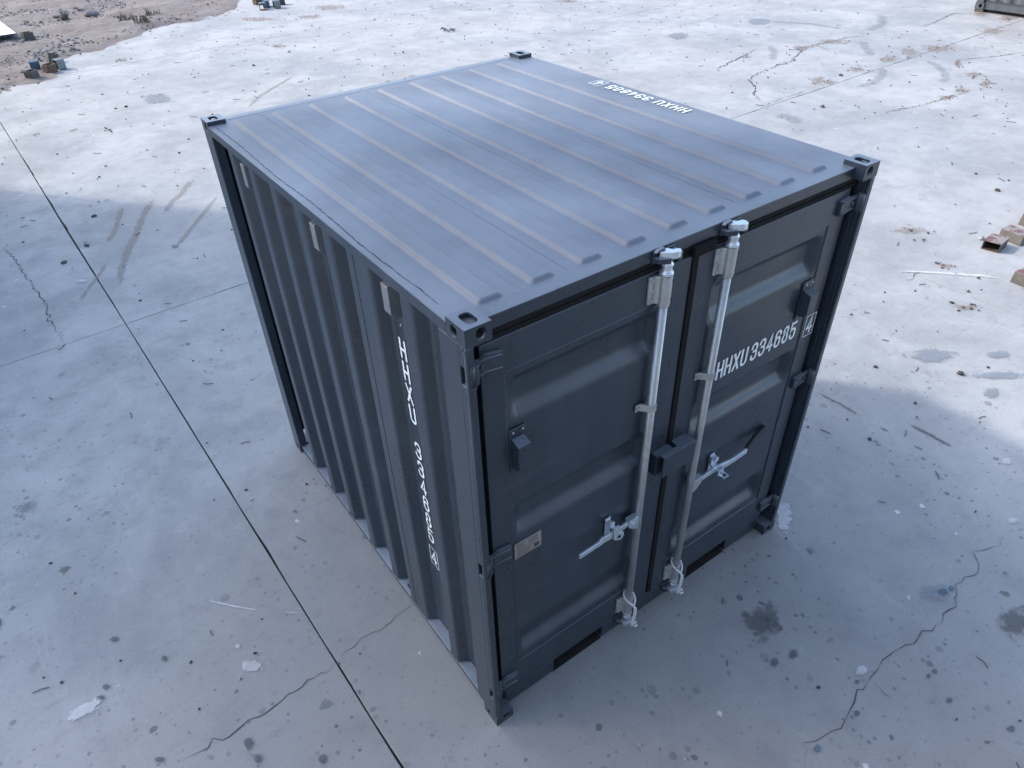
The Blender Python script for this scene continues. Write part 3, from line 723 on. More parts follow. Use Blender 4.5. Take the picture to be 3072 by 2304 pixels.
# corrugated walls: a trapezoid profile swept upwards
def corr_path(s0, s1, first, pitch, outer, slope, x_out, x_in):
    pts = [(s0, x_in if s0 < first-slope else x_out)]; k = 0
    if s0 < first-slope: pts = [(s0, x_in)]
    while True:
        a = first + pitch*k
        if a - slope > s1: break
        for q, x in ((a-slope, x_in), (a, x_out), (a+outer, x_out), (a+outer+slope, x_in)):
            if s0 < q < s1: pts.append((q, x))
        k += 1
    pts.append((s1, pts[-1][1]))
    return pts
def corr_wall(name, path, P, z0, z1, mat, parent):
    m = MB(); zs = [z0, z1]
    rows = [m.add([P(s, d, z) for s, d in path]) for z in zs]
    for a, b in zip(rows, rows[1:]):
        for k in range(len(path)-1): m.face([a+k, a+k+1, b+k+1, b+k])
    return m.build(name, mat, parent, bevel=.010, seg=3, angle=15)
pp = [(.1555,.017),(.19,.068)]
for a, b in ((.360,.435),(.665,.845),(.990,1.065),(1.268,1.342),(1.545,1.620),(1.820,1.895),(2.105,2.178)):
    pp += [(a-.034,.068),(a,.015),(b,.015),(b+.034,.068)]
pp.append((L-.121,.068))
side_l = corr_wall('side_panel', pp, lambda s, d, z: (d, s, z), .0585, 2.1955, PAINT, box)
side_r = corr_wall('side_panel', pp, lambda s, d, z: (W-d, s, z), .0585, 2.1955, PAINT, box)
rp = [(.051,.06)]
for k in range(8):
    a = .14 + .25*k
    for q, d in ((a-.06,.06),(a,.02),(a+.07,.02),(a+.13,.06)):
        if .052 < q < W-.052: rp.append((q, d))
rp.append((W-.051,.06))
corr_wall('rear_panel', rp, lambda s, d, z: (s, L-d, z), .151, 2.1695, PAINT, box)
# thin vertical sheet joint and weld bead on the visible flank
MB().box((.0142,.7835,.06),(.0165,.7865,2.194)).build('sheet_joint', RUBBER, side_l)
bead = [(.017, y, .0595) for y in np.arange(.16, L-.13, .02)]
def on_path(y):
    for (a, xa), (b, xb) in zip(pp, pp[1:]):
        if a <= y <= b: return xa + (xb-xa)*(y-a)/(b-a)
    return .068
MB().tube([(on_path(y)-.003, y, .0605) for y in np.arange(.157, L-.125, .0125)], .0034, 6).build('weld_seam', PAINT, side_l)
lug = MB().cyl((.038,.905,.059),(.038,.905,.085),.006,seg=10).cyl((.038,.917,.059),(.038,.917,.076),.005,seg=10); lug.build('lashing_lug', DARKST, side_l)

# roof with nine pressed ribs
RZ = 2.2395; RH = .0135
cx_ = [.172 + .2035*k for k in range(9)]
def smooth(t): t = np.clip(t, 0, 1); return t*t*(3-2*t)
xl = [.004]
for c in cx_: xl += [c+o for o in (-.060,-.054,-.048,-.043,-.038,-.033,-.028,-.020,0,.020,.028,.033,.038,.043,.048,.054,.060)]
for a, b in zip(cx_, cx_[1:]): xl.append((a+b)/2)
xl.append(W-.004); xl = np.array(sorted(xl))
ye = [0,.004,.008,.012,.016,.020,.024,.028,.033,.038,.044,.05,.06,.08,.1]
yl = np.array([.046,.075] + [.105+e for e in ye] + [.6,.9,1.2,1.5,1.8] + sorted([2.375-e for e in ye]) + [2.41, L-.003])
X, Y = np.meshgrid(xl, yl)
dc = np.min(np.abs(X[None]-np.array(cx_)[:,None,None]), axis=0)
def rr_sdf(px, py, hx, hy, rad):
    qx, qy = np.abs(px)-hx+rad, np.abs(py)-hy+rad
    return np.hypot(np.maximum(qx,0), np.maximum(qy,0)) + np.minimum(np.maximum(qx,qy),0) - rad
yc, hy = (.108+2.372)/2, (2.372-.108)/2
sd = rr_sdf(dc, Y-yc, .053, hy, .022)
Zr = RZ + RH*smooth(-sd/.022) + .0004*np.sin(X*9.1)*np.sin(Y*2.3+X)
m = MB(); ny, nx = X.shape
m.v = list(zip(X.ravel().tolist(), Y.ravel().tolist(), Zr.ravel().tolist()))
for a in range(ny-1):
    for b in range(nx-1): m.face([a*nx+b, a*nx+b+1, (a+1)*nx+b+1, (a+1)*nx+b], 0, True)
roof = m.build('roof_panel', ROOFPAINT, box)
# ragged weld along the left edge and two flush sheet laps
r = random.Random(4)
y = .20; pts = []
while y < L-.13:
    pts.append((.030 + .005*math.sin(y*7)+r.uniform(-.0022,.0022), y)); y += .018
m = MB()
for k in range(len(pts)-1):
    (xa,ya),(xb,yb) = pts[k], pts[k+1]; w = r.uniform(.0005,.0016); n = m.add([(xa-w,ya,RZ+.0022),(xa+w,ya,RZ+.0022),(xb+w,yb,RZ+.0022),(xb-w,yb,RZ+.0022)])
    m.face([n,n+1,n+2,n+3])
m.build('weld_seam', RUBBER, roof)
for x in (.283, .478, .892, 1.30):
    MB().box((x-.0022,.13,RZ-.001),(x+.0022,2.40,RZ+.0006)).build('sheet_lap', ROOFPAINT, roof)

# lettering: condensed stencil glyphs from constant-width strokes
def arc(cx, cy, rx, ry, a0, a1, n=8):
    return [(cx+rx*math.cos(math.radians(a0+(a1-a0)*i/n)), cy+ry*math.sin(math.radians(a0+(a1-a0)*i/n))) for i in range(n+1)]
GL = {
 'H': [[(0,0),(0,1)],[(1,0),(1,1)],[(0,.5),(1,.5)]],
 'X': [[(0,0),(1,1)],[(0,1),(1,0)]],
 'U': [[(0,1)]+arc(.5,.2,.5,.2,180,360)+[(1,1)]],
 '3': [[(0,.76)]+arc(.5,.8,.5,.2,180,0)[1:]+[(1,.68)]+arc(.55,.66,.45,.13,0,-90)+[(.38,.53)], [(.55,.53)]+arc(.55,.38,.45,.15,90,0)+arc(.5,.2,.5,.2,0,-180)+[(0,.24)]],
 '4': [[(.72,0),(.72,1),(0,.28)],[(-.08,.28),(1,.28)]],
 '6': [[(1,.76)]+arc(.5,.8,.5,.2,0,180)+arc(.5,.2,.5,.2,180,360)+arc(.5,.40,.5,.19,0,90), arc(.5,.40,.5,.19,90,172)],
 '8': [arc(.5,.78,.44,.22,-90,270,16), arc(.5,.28,.5,.28,90,450,16)],
 '5': [[(.95,1),(.06,1),(0,.52)]+arc(.5,.47,.5,.15,150,0)+arc(.5,.2,.5,.2,0,-180)+[(0,.24)]],
}
def stroke(mb, pts, t, P, lift):
    pts = [Vector(p) for p in pts]; n = len(pts); Lf, Rt = [], []
    for i in range(n):
        d0 = (pts[i]-pts[i-1]).normalized() if i else (pts[1]-pts[0]).normalized()
        d1 = (pts[i+1]-pts[i]).normalized() if i < n-1 else d0
        if i == 0: d0 = d1
        s = (Vector((-d0.y,d0.x)) + Vector((-d1.y,d1.x)))
        s = s.normalized() if s.length > 1e-6 else Vector((-d0.y,d0.x))
        k = min(2.2, 1/max(.3, s.dot(Vector((-d1.y,d1.x)))))
        e = Vector((0,0))
        if i == 0: e = -d1*t/2
        if i == n-1: e = d0*t/2
        Lf.append(pts[i]+s*k*t/2+e); Rt.append(pts[i]-s*k*t/2+e)
    b = mb.add([P(q.x,q.y,lift) for q in Lf] + [P(q.x,q.y,lift) for q in Rt])
    for i in range(n-1): mb.face([b+i, b+i+1, b+n+i+1, b+n+i])
def lettering(parent, chars, P, w, h, t, boxed=None):
    """chars: (glyph, u0, v0) lower left corners; P(u,v,lift) places a point; boxed: (u0,v0,u1,v1) frame"""
    for ch, u0, v0 in chars:
        mb = MB(); c = 0
        for st in GL[ch]:
            c += 1
            stroke(mb, [(u0+t/2+a*(w-t), v0+t/2+b*(h-t)) for a, b in st], t, P, .0004*c)
        mb.build('digit' if ch.isdigit() else 'letter', PRINT, parent)
    if boxed:
        u0, v0, u1, v1 = boxed; k = .0042; mb = MB()
        stroke(mb, [(u0,v0),(u1,v0),(u1,v1),(u0,v1),(u0,v0)], k, P, .0004)
        mb.build('number_frame', PRINT, parent)

ch = []
for i, c in enumerate('HHXU'): ch.append((c, 0, 1.798-.1075*i))
for i, c in enumerate('334685'): ch.append((c, 0, 1.277-.1080*i))
# on the side, u runs with y mirrored: seen from the left, reading left to right goes towards smaller y
lettering(side_l, ch + [('4', 0, .577)],
          lambda u, v, l: (.0665-l, .606-u, v), .050, .094, .0122, boxed=(-.009,.561,.059,.688))
# on the roof, upside down as seen from the doors
rt = [(c, .985+.058*i, 1.0) for i, c in enumerate('HHXU')] + [(c, 1.245+.056*i, 1.0) for i, c in enumerate('334685')] + [('4', 1.628, 1.0)]
lettering(roof, rt, lambda u, v, l: (1.984-(v-1.0), u, RZ+.0030+l), .044, .068, .0115, boxed=(1.612,.992,1.690,1.076))

# doors
def door(x0, x1, px0, px1, edge_out):
    """door leaf as one pressed sheet: outer frame, panel with three deep horizontal corrugations"""
    z0, z1 = .163, 2.147; yf, yp, dp = .047, .0515, .042
    bands = [(1.985,1.920,1.850,1.770),(1.382,1.318,1.250,1.174),(.578,.512,.437,.358)]
    zl_ = {z0, z0+.004, z1, .330, .3315, 2.008, 2.0095}
    for a, b, c, d in bands:
        for p, q in ((a,b),(c,d)):
            for t in (0,.12,.3,.5,.7,.88,1): zl_.add(p+(q-p)*t)
        zl_.add((b+c)/2)
    zl_ |= {.25,.75,.95,1.05,1.5,1.65}
    zl_ = np.array(sorted(zl_))
    sl_ = .055
    xl_ = {x0, x0+.003, x1-.003, x1, px0, px0+.0015, px1, px1-.0015}
    for t in (0,.15,.4,.6,.85,1): xl_.add(px0+.006+sl_*t); xl_.add(px1-.006-sl_*t)
    for t in (.25,.5,.75): xl_.add(px0+(px1-px0)*t)
    xl_ = np.array(sorted(xl_))
    X, Z = np.meshgrid(xl_, zl_)
    inp = (X > px0+.0001) & (X < px1-.0001) & (Z > .3301) & (Z < 2.0089)
    Yv = np.where(inp, yp, yf)
    f = np.zeros(X.shape)
    for a, b, c, d in bands:
        f = np.maximum(f, np.minimum(smooth((a-Z)/(a-b)), smooth((Z-d)/(c-d))))
    e = np.minimum(smooth((X-px0-.006)/sl_), smooth((px1-.006-X)/sl_))
    Yv = Yv + dp*f*e
    m = MB(); ny, nx = X.shape
    m.v = list(zip(X.ravel().tolist(), Yv.ravel().tolist(), Z.ravel().tolist()))
    for a in range(ny-1):
        for b in range(nx-1): m.face([a*nx+b, a*nx+b+1, (a+1)*nx+b+1, (a+1)*nx+b], 0, False)
    back = m.add([(x, .098, z) for x, z in ((x0,z0),(x1,z0),(x1,z1),(x0,z1))])
    def skirt(idx, c0, c1):
        m.face([back+c0] + idx + [back+c1])
    skirt([b for b in range(nx)], 0, 1); skirt([a*nx+nx-1 for a in range(ny)], 1, 2)
    skirt([(ny-1)*nx+b for b in range(nx)][::-1], 2, 3); skirt([a*nx for a in range(ny)][::-1], 3, 0)
    o = m.build('door', PAINT, box)
    mod = o.modifiers.new('smooth', 'BEVEL'); mod.width = .0012; mod.segments = 1; mod.limit_method = 'ANGLE'; mod.angle_limit = math.radians(60)
    return o
LD = (.074, .997); RD = (1.031, 1.948)
door_l = door(LD[0], LD[1], .163, .888, -1)
door_r = door(RD[0], RD[1], 1.132, 1.850, 1)
for o in (door_l, door_r):
    o.data.polygons.foreach_set('use_smooth', [True]*len(o.data.polygons))
    o.data.set_sharp_from_angle(angle=math.radians(32))
# weld beads round the pressed panels
for o, a, b in ((door_l,.163,.888),(door_r,1.132,1.850)):
    for z in (.330, 2.009): MB().tube([(x, .0475+.0006*math.sin(x*260), z) for x in np.arange(a, b, .012)], .0022, 5).build('weld_seam', PAINT, o)
    MB().tube([(a, .0475, z) for z in (.330,2.009)], .0016, 5).build('weld_seam', PAINT, o)
    MB().tube([(b, .0475, z) for z in (.330,2.009)], .0016, 5).build('weld_seam', PAINT, o)
# rubber gaskets: round the opening and in the middle
gk = MB().box((.0345,.066,.150),(LD[0]-.002,.096,2.146)).box((RD[1]+.002,.066,.150),(W-.0345,.096,2.146))
gk.box((.0345,.050,2.1480),(W-.0345,.0615,2.1660)).box((.0345,.053,2.1665),(W-.0345,.0615,2.1745)).box((.0345,.048,2.1750),(W-.0345,.0615,2.1910))
gk.box((LD[0],.058,.1515),(RD[1],.092,.1615))
gk.build('door_gasket', RUBBER, box, bevel=.002)
MB().box((.9985,.0405,.166),(1.0295,.060,2.1470)).build('door_gasket', RUBBER, door_r, bevel=.004)
MB().box((.985,.026,2.1475),(1.100,.0475,2.190)).build('door_gasket', RUBBER, door_r, bevel=.006, seg=3)

# hinges
def hinge(x_pin, x_end, z, parent):
    """cast hinge blade: knuckle at the post, waisted blade with raised rim and two bolts"""
    s = 1 if x_end > x_pin else -1; m = MB(); D = abs(x_end-x_pin)
    X = lambda a: x_pin + s*a
    prof = [(.000,-.034),(.020,-.034),(.045,-.026),(D,-.036),(D,.030),(.055,.040),(.030,.030),(.000,.034)]
    m.prism([(X(a), z+b) for a, b in prof], 1, .030, .0462)
    m.cyl((X(0),.022,z-.036),(X(0),.022,z+.036),.0168,seg=16)
    rim = [(X(.012),.0285,z-.026),(X(.045),.0285,z-.018),(X(D-.008),.0285,z-.028)]
    m.tube(rim, .0045, 6)
    rim = [(X(.012),.0285,z+.026),(X(.050),.0285,z+.030),(X(D-.008),.0285,z+.022)]
    m.tube(rim, .0045, 6)
    m.cyl((X(.034),.031,z+.002),(X(.034),.025,z+.002),.0095,seg=12); m.cyl((X(.074),.031,z),(X(.074),.0275,z),.0065,seg=10)
    return m.build('hinge', PAINT, parent, bevel=.002)
for z in (2.079, 1.152, .246):
    hinge(.036, .153, z, door_l); hinge(W-.036, 1.880, z, door_r)

# door vents: pressed plate with a sloping hood open underneath
def vent_box(parent, name, P, w, h, hw, hz0, hz1, dep, mat, hoodmat):
    """P(u, d, v): u along the wall, d outwards, v up"""
    m = MB()
    def bx(u0,u1,d0,d1,v0,v1,mi=0):
        p = [P(u,d,v) for u,d,v in ((u0,d0,v0),(u1,d0,v0),(u1,d1,v0),(u0,d1,v0),(u0,d0,v1),(u1,d0,v1),(u1,d1,v1),(u0,d1,v1))]
        n = m.add(p)
        for a in ((0,3,2,1),(4,5,6,7),(0,1,5,4),(1,2,6,5),(2,3,7,6),(3,0,4,7)): m.face([n+i for i in a], mi)
    bx(0,w,0,.004,0,h)
    q = [(a,b) for a,b in ((.0045,hz1),(dep,hz1-.014),(dep,hz0+.022),(dep*.55,hz0),(.0045,hz0))]
    u0, u1 = (w-hw)/2, (w+hw)/2
    n = m.add([P(u0,d,v) for d,v in q] + [P(u1,d,v) for d,v in q]); k = len(q)
    m.face([n+i for i in range(k)],1); m.face([n+k+i for i in range(k)][::-1],1)
    for i in range(k):
        j = (i+1) % k; m.face([n+i,n+j,n+k+j,n+k+i],1)
    for u, v in ((w*.22,h-.012),(w*.78,h-.012),(w*.5,.012)):
        c = Vector(P(u,.0042,v)); e = Vector(P(u,.010,v)); m.cyl(c, e, .0052, seg=8, m=2)
    return m.build(name, [mat, hoodmat, GALV], parent, bevel=.0018)
vent_box(door_l, 'vent', lambda u,d,v: (.166+u, .0465-d, 1.552+v), .074, .206, .054, .028, .166, .046, PAINT, PAINT)
vent_box(door_r, 'vent', lambda u,d,v: (1.765+u, .0465-d, 1.560+v), .074, .200, .054, .028, .160, .046, PAINT, PAINT)
ZV = mat_plain('grey_vent_steel', (.24,.25,.26), .38, .45, .15, 20, .05)
for yy in (.548, 1.166, 1.995):
    vent_box(box, 'vent', lambda u,d,v, yy=yy: (.0675-d, yy+.036-u, 1.958+v), .060, .225, .050, .060, .208, .050, PAINT, ZV)

# maker's plate on the left door, flat print with ruled lines
pl = MB().box((.172,.0480,1.060),(.309,.0508,1.155))
pl.box((.1745,.0474,1.0625),(.3065,.04795,1.1525), 1)
def line(x0,x1,z,t=.0022): pl.box((x0,.0468,z),(x1,.04735,z+t), 2)
r = random.Random(2)
for k in range(5): line(.183, .183+r.uniform(.038,.050), 1.108+.008*k)
for k in range(5): line(.246, .246+r.uniform(.034,.050), 1.110+.0075*k)
for k in range(5): line(.183, .183+r.uniform(.050,.108), 1.068+.0075*k)
pl.box((.2405,.0468,1.106),(.2418,.04735,1.148),2); pl.box((.270,.0468,1.072),(.296,.04735,1.096),2)
pl.build('data_plate', [PAINT, PLATEM, INK], door_l)

# number on the right door
dt = [(c, 1.262+.0525*i, 1.453) for i, c in enumerate('HHXU')] + [(c, 1.486+.0545*i, 1.453) for i, c in enumerate('334685')] + [('4', 1.882, 1.440)]
lettering(door_r, dt, lambda u, v, l: (u, (.0495 if u < 1.85 else .0455)-l, v), .0445, .098, .0130, boxed=(1.869,1.428,1.937,1.545))

# lock box in two halves
lb = MB().box((.904,.010,1.118),(1.004,.0465,1.232)); lb.box((.9105,.0040,1.1235),(.9985,.0095,1.1265)).box((.9105,.0040,1.2235),(.9985,.0095,1.2265))
lb.build('lock_box', PAINT, door_l, bevel=.003)
lb = MB().box((1.020,-.016,1.124),(1.110,.0465,1.240)).box((.914,-.024,1.126),(1.110,-.0165,1.244)).box((.914,-.016,1.236),(1.019,.004,1.2438)).box((.914,-.016,1.126),(1.019,.004,1.1338))
lb.build('lock_box', PAINT, door_r, bevel=.003)

# lock rods
def lock_rod(x, s):
    """s = -1: handle swings to the left, +1: to the right; brackets are bolted on the left"""
    yr, R = .019, .0178
    rod = MB().cyl((x,yr,.115),(x,yr,2.19), R, seg=28).build('lock_rod', GALV, box)
    for z0, z1, up in ((2.026,2.140,1),(.180,.294,-1)):
        m = MB()
        m.lathe((x,yr), [(.0242,z0),(.0242,z1)], 28)
        e = -1 if up > 0 else 1
        m.lathe((x,yr), [(.0205,z0-.012),(.0225,z0-.010),(.0225,z0-.001)], 28)
        m.prism([(x-.060,.0385),(x-.052,.0345),(x-.034,.0345),(x-.024,.022),(x-.014,.004),(x-.010,.03),(x-.010,.0462),(x-.060,.0462)], 2, z0+.002, z1-.002)
        for zz in (z0+.016, (z0+z1)/2, z1-.016):
            m.cyl((x-.047,.036,zz),(x-.047,.0285,zz),.0072,seg=8)
        for zz in (z0+.020, z1-.020):
            m.cyl((x+.0145,yr-.0180,zz),(x+.0166,yr-.0206,zz),.0052,seg=12,m=1)
        m.build('bracket', [GALV, RUBBER], rod, bevel=.0015)
    # collar, neck and cam at both ends
    for sg, zc in ((1,2.142),(-1,.178)):
        m = MB()
        Zz = lambda d: zc + sg*d
        m.lathe((x,yr), [(.0252,Zz(0)),(.0252,Zz(.010)),(.0225,Zz(.014)),(.0185,Zz(.018)),(.0185,Zz(.032)),(.0215,Zz(.035)),(.0215,Zz(.043)),(.015,Zz(.054)),(.008,Zz(.058))], 28)
        m.lathe((x,yr), [(.0105,Zz(.056)),(.0105,Zz(.074))], 16)
        blade = [(-.042,.014),(-.030,-.004),(-.004,-.026),(.022,-.034),(.044,-.030),(.052,-.016),(.040,-.006),(.020,-.002),(.010,.020),(-.020,.024)] if sg > 0 else \
                [(-.040,-.020),(-.010,-.034),(.025,-.034),(.048,-.020),(.040,-.004),(.012,.010),(-.012,.022),(-.040,.010)]
        if s > 0 and sg > 0: blade = [(-.030,.016),(-.026,-.004),(-.006,-.024),(.016,-.036),(.044,-.034),(.056,-.012),(.048,.004),(.020,.008),(.006,.024),(-.016,.026)]
        z0, z1 = sorted((Zz(.066), Zz(.092)))
        m.prism([(x+a*.78, yr+b*.85) for a, b in blade], 2, z0, z1)
        m.build('cam', ZINC, rod, bevel=.0028, seg=2)
    # keeper horns on header and sill
    for zc, y0 in ((2.212,.0445),(.100,.0545)):
        k = MB(); q = lambda a: x + a*.74
        k.box((q(-.072),y0-.006,zc-.024),(q(.068),y0,zc+.020))
        k.prism([(q(-.070),y0-.006),(q(-.060),y0-.030),(q(-.012),y0-.050),(q(-.004),y0-.043),(q(-.036),y0-.025),(q(-.040),y0-.006)], 2, zc-.018, zc+.002)
        k.prism([(q(.064),y0-.006),(q(.066),y0-.046),(q(.040),y0-.052),(q(.034),y0-.042),(q(.044),y0-.032),(q(.042),y0-.006)], 2, zc-.018, zc+.012)
        if zc > 1: k.prism([(q(-.070),zc+.0205),(q(-.010),zc+.0205),(q(-.016),zc+.032),(q(-.055),zc+.028)], 1, y0-.018, y0-.001)
        k.build('cam_keeper', PAINT, box, bevel=.0025)
    # mid clamp
    m = MB(); z = 1.560 if False else 1.545
    m.lathe((x,yr), [(.0228,z-.016),(.0228,z+.016)], 28)
    m.prism([(x-.062,.0415),(x-.044,.0395),(x-.032,.026),(x-.018,.004),(x-.010,.002),(x-.014,.030),(x-.036,.0462),(x-.062,.0462)], 2, z-.017, z+.017)
    m.cyl((x-.052,.0405,z),(x-.052,.034,z),.0065,seg=8); m.cyl((x+.0138,yr-.0168,z),(x+.0160,yr-.0196,z),.0050,seg=12,m=1)
    m.build('clamp', [GALV, RUBBER], rod, bevel=.0015)
    # handle hub welded to the rod
    zh = .885
    m = MB()
    X = lambda a: x + s*a
    m.prism([(X(.009),zh-.048),(X(.040),zh-.034),(X(.066),zh-.012),(X(.066),zh+.026),(X(.009),zh+.026)], 1, yr-.0150, yr-.0085)
    m.prism([(X(.009),zh-.048),(X(.040),zh-.034),(X(.066),zh-.012),(X(.066),zh+.026),(X(.009),zh+.026)], 1, yr+.0085, yr+.0150)
    m.box((min(X(.016),X(.066)),yr-.0155,zh+.0262),(max(X(.016),X(.066)),yr+.0155,zh+.0325))
    m.cyl((X(.044),yr-.0150,zh+.002),(X(.044),yr-.020,zh+.002),.0085,seg=12)
    m.build('handle_hub', ZINC if s < 0 else GALV, rod, bevel=.0015)
    m = MB()
    if s < 0:
        pts = [(X(.040),yr-.001,zh+.006),(X(.075),yr-.002,zh+.010),(X(.115),yr-.010,zh+.018),(X(.150),yr-.020,zh+.026),(X(.190),yr-.018,zh+.028),(X(.220),yr-.008,zh+.014),(X(.238),yr-.008,zh+.004),(X(.275),yr-.010,zh+.006),(X(.358),yr-.014,zh+.010)]
        m.bar(pts, [.012]*5+[.012]*4, [.030,.030,.032,.036,.040,.038,.030,.028,.027])
        m.build('handle', ZINC, rod, bevel=.003)
    else:
        pts = [(X(.040),yr-.001,zh+.004),(X(.072),yr-.003,zh+.004),(X(.105),yr-.010,zh+.018),(X(.140),yr-.014,zh+.028),(X(.185),yr-.016,zh+.026),(X(.245),yr-.014,zh+.012),(X(.290),yr-.014,zh+.010),(X(.382),yr-.014,zh+.018)]
        m.bar(pts, .013, [.028,.026,.027,.030,.032,.032,.030,.030]); m.build('handle', ZINC, rod, bevel=.003)
        MB().bar([(X(.384),yr-.008,zh+.020),(X(.470),yr+.012,zh+.044),(X(.552),yr+.022,zh+.058)], .018, .027).build('handle_end_bar', BLACKBAR, rod, bevel=.003)  # plain black bar past the end of the handle
    # swinging hasp that holds the handle
    h = MB(); c = X(.165)
    zc = zh+.062
    h.box((c-.016,.0415,zh-.030),(c+.016,.0462,zc+.030))
    h.cyl((c,.042,zc+.012),(c,.018,zc+.012),.011,seg=14); h.cyl((c,.020,zc+.012),(c,.013,zc+.012),.0155,seg=14)
    if s < 0:
        h.prism([(c-.016,zc+.024),(c+.012,zc+.026),(c+.020,zc+.006),(c+.016,zc-.022),(c+.044,zc-.040),(c+.048,zc-.066),(c+.030,zc-.082),(c+.006,zc-.070),(c-.012,zc-.056),(c-.010,zc-.020),(c-.020,zc+.004)], 1, -.016, -.010)
        h.box((c-.010,-.0095,zc-.006),(c+.012,.019,zc+.002)); h.cyl((c+.018,-.0165,zc-.052),(c+.018,-.0185,zc-.052),.0085,seg=12,m=1)
    else:
        h.box((c-.022,-.022,zc-.030),(c+.014,.030,zc-.022)); h.box((c-.022,-.026,zc-.058),(c+.014,-.0225,zc-.022)); h.box((c-.008,-.052,zc-.062),(c+.030,-.018,zc-.0585))
        h.cyl((c+.012,-.036,zc-.0580),(c+.012,-.036,zc-.0565),.008,seg=12,m=1)
        h.box((c-.016,.030,zc-.028),(c+.016,.0410,zc+.020))
    h.build('hasp', [ZINC, RUBBER], rod, bevel=.002)
    return rod
XL, XR = .838, 1.176
lock_rod(XL, -1); lock_rod(XR, 1)

# white cords knotted round the feet of the rods
def cord(x, label):
    yr = .019; m = MB(); A = []; B = []
    for t in np.linspace(0, 1, 12):
        an = math.pi*.5 - math.pi*1.0*t
        A.append((x+.0262*math.cos(an)*1.0+.010*t, yr+.0262*math.sin(an)-.004*t, .318-.012*t-.070*t*t))
        an = math.pi*.5 + math.pi*1.0*t
        B.append((x+.0262*math.cos(an)+.014*t*t, yr+.0262*math.sin(an)-.004*t, .318-.010*t-.070*t*t))
    end = Vector((x+.020, yr-.038, .222))
    A.append(tuple(end)); B.append((end.x-.006, end.y, end.z))
    for k in range(26):
        t = k/25; an = t*22
        c = Vector((x+.018+.003*math.sin(t*5), yr-.038+.006*t, .218-.150*t))
        A.append((c.x+.0042*math.cos(an), c.y+.0042*math.sin(an), c.z)); B.append((c.x-.0042*math.cos(an), c.y-.0042*math.sin(an), c.z))
    m.tube(A, .0052, 8); m.tube(B, .0052, 8)
    m.tube([(x+.020,yr-.046,.100),(x+.034,yr-.040,.094),(x+.030,yr-.036,.088),(x+.014,yr-.038,.086),(x+.018,yr-.050,.078),(x+.036,yr-.048,.074)], .0055, 8)
    return tag(m.build('cord', CORDM), label, 'cord', 'white cords on the lock rods')
cord(XL, 'white twisted cord looped round the foot of the left lock rod')
cord(XR, 'white twisted cord looped round the foot of the right lock rod')

# ---------------------------------------------------------------- second container, only its lower corner in view
c2 = tag(empty('shipping_container', (16.82, 6.53, .06), -math.pi/2), 'grey shipping container cut off at the far right corner of the yard', 'shipping container', 'dark shipping containers')
W2, L2, H2 = 6.06, 2.44, 2.59; D2 = (.178,.162,.118)
all_castings(W2, L2, H2, D2, c2, PAINT2)
for x in (0, W2-.15):
    for y in (0, L2-.12): MB().box((x+.002,y+.002,.119),(x+.148,y+.118,H2-.119)).build('corner_post', PAINT2, c2, bevel=.006)
for y, s in ((.03,1),(L2-.03,-1)):
    m = MB()
    y0, y1 = sorted((y, y+s*.006)); m.box((.179,y0,.012),(W2-.179,y1,.160))
    a, b = sorted((y-s*.022, y-s*.0005)); m.box((.179,a,.160),(W2-.179,b+.006*(s>0),.166)); m.box((.179,a,.012),(W2-.179,b,.018))
    m.build('bottom_side_rail', PAINT2, c2)
    q = sorted((y-.02*s, y+.04*s)); MB().box((.179,q[0],H2-.10),(W2-.179,q[1],H2-.03)).build('top_side_rail', PAINT2, c2)
    path = [(.15,.06)]
    k = 0
    while .22+.278*k+.2 < W2-.2:
        a = .22+.278*k
        path += [(a,.06),(a+.068,.025),(a+.140,.025),(a+.208,.06)]; k += 1
    path.append((W2-.15,.06))
    corr_wall('side_panel', path, (lambda s_, d, z: (s_, d, z)) if s > 0 else (lambda s_, d, z: (s_, L2-d, z)), .167, H2-.1, PAINT2, c2)
for x, s in ((.02,1),(W2-.02,-1)):
    corr_wall('end_panel', [(.119,.03)] + sum([[(.2+.25*k,.03),(.26+.25*k,.0),(.33+.25*k,.0),(.39+.25*k,.03)] for k in range(8)], []) + [(L2-.119,.03)], lambda s_, d, z, x=x, s=s: (x+s*d, s_, z), .119, H2-.1, PAINT2, c2)
    q = sorted((x-s*.01, x+s*.05)); MB().box((q[0],.163,.0),(q[1],L2-.163,.1185)).build('end_sill', PAINT2, c2)
MB().box((.01,.01,H2-.03),(W2-.01,L2-.01,H2-.01)).build('roof_panel', PAINT2, c2)
for x in (.5, 2.4, 4.4): MB().box((x,.05,-.0), (x+.12,L2-.05,.12)).build('cross_member', REDOX, c2)
MB().box((.2,.04,.13),(W2-.2,L2-.04,.15)).build('floor', REDOX, c2)
for x, yy in ((.02,.02),(5.85,.02),(.02,2.2),(5.85,2.2)):
    p = c2.matrix_basis @ Vector((x+.08, yy+.08, 0))
    m = MB(); pc = Matrix.Translation((p.x, p.y, 0)); m.box((-.09,-.09,.0),(.09,.09,.058), 0, pc)
    tag(m.build('timber_block', TWIG, None, bevel=.004), 'flat dark timber block under the %s corner of the far grey container' % ({(.02,.02):'visible front',(5.85,.02):'hidden front',(.02,2.2):'rear left',(5.85,2.2):'rear right'}[(x,yy)]), 'block', 'timber packers under the far container')

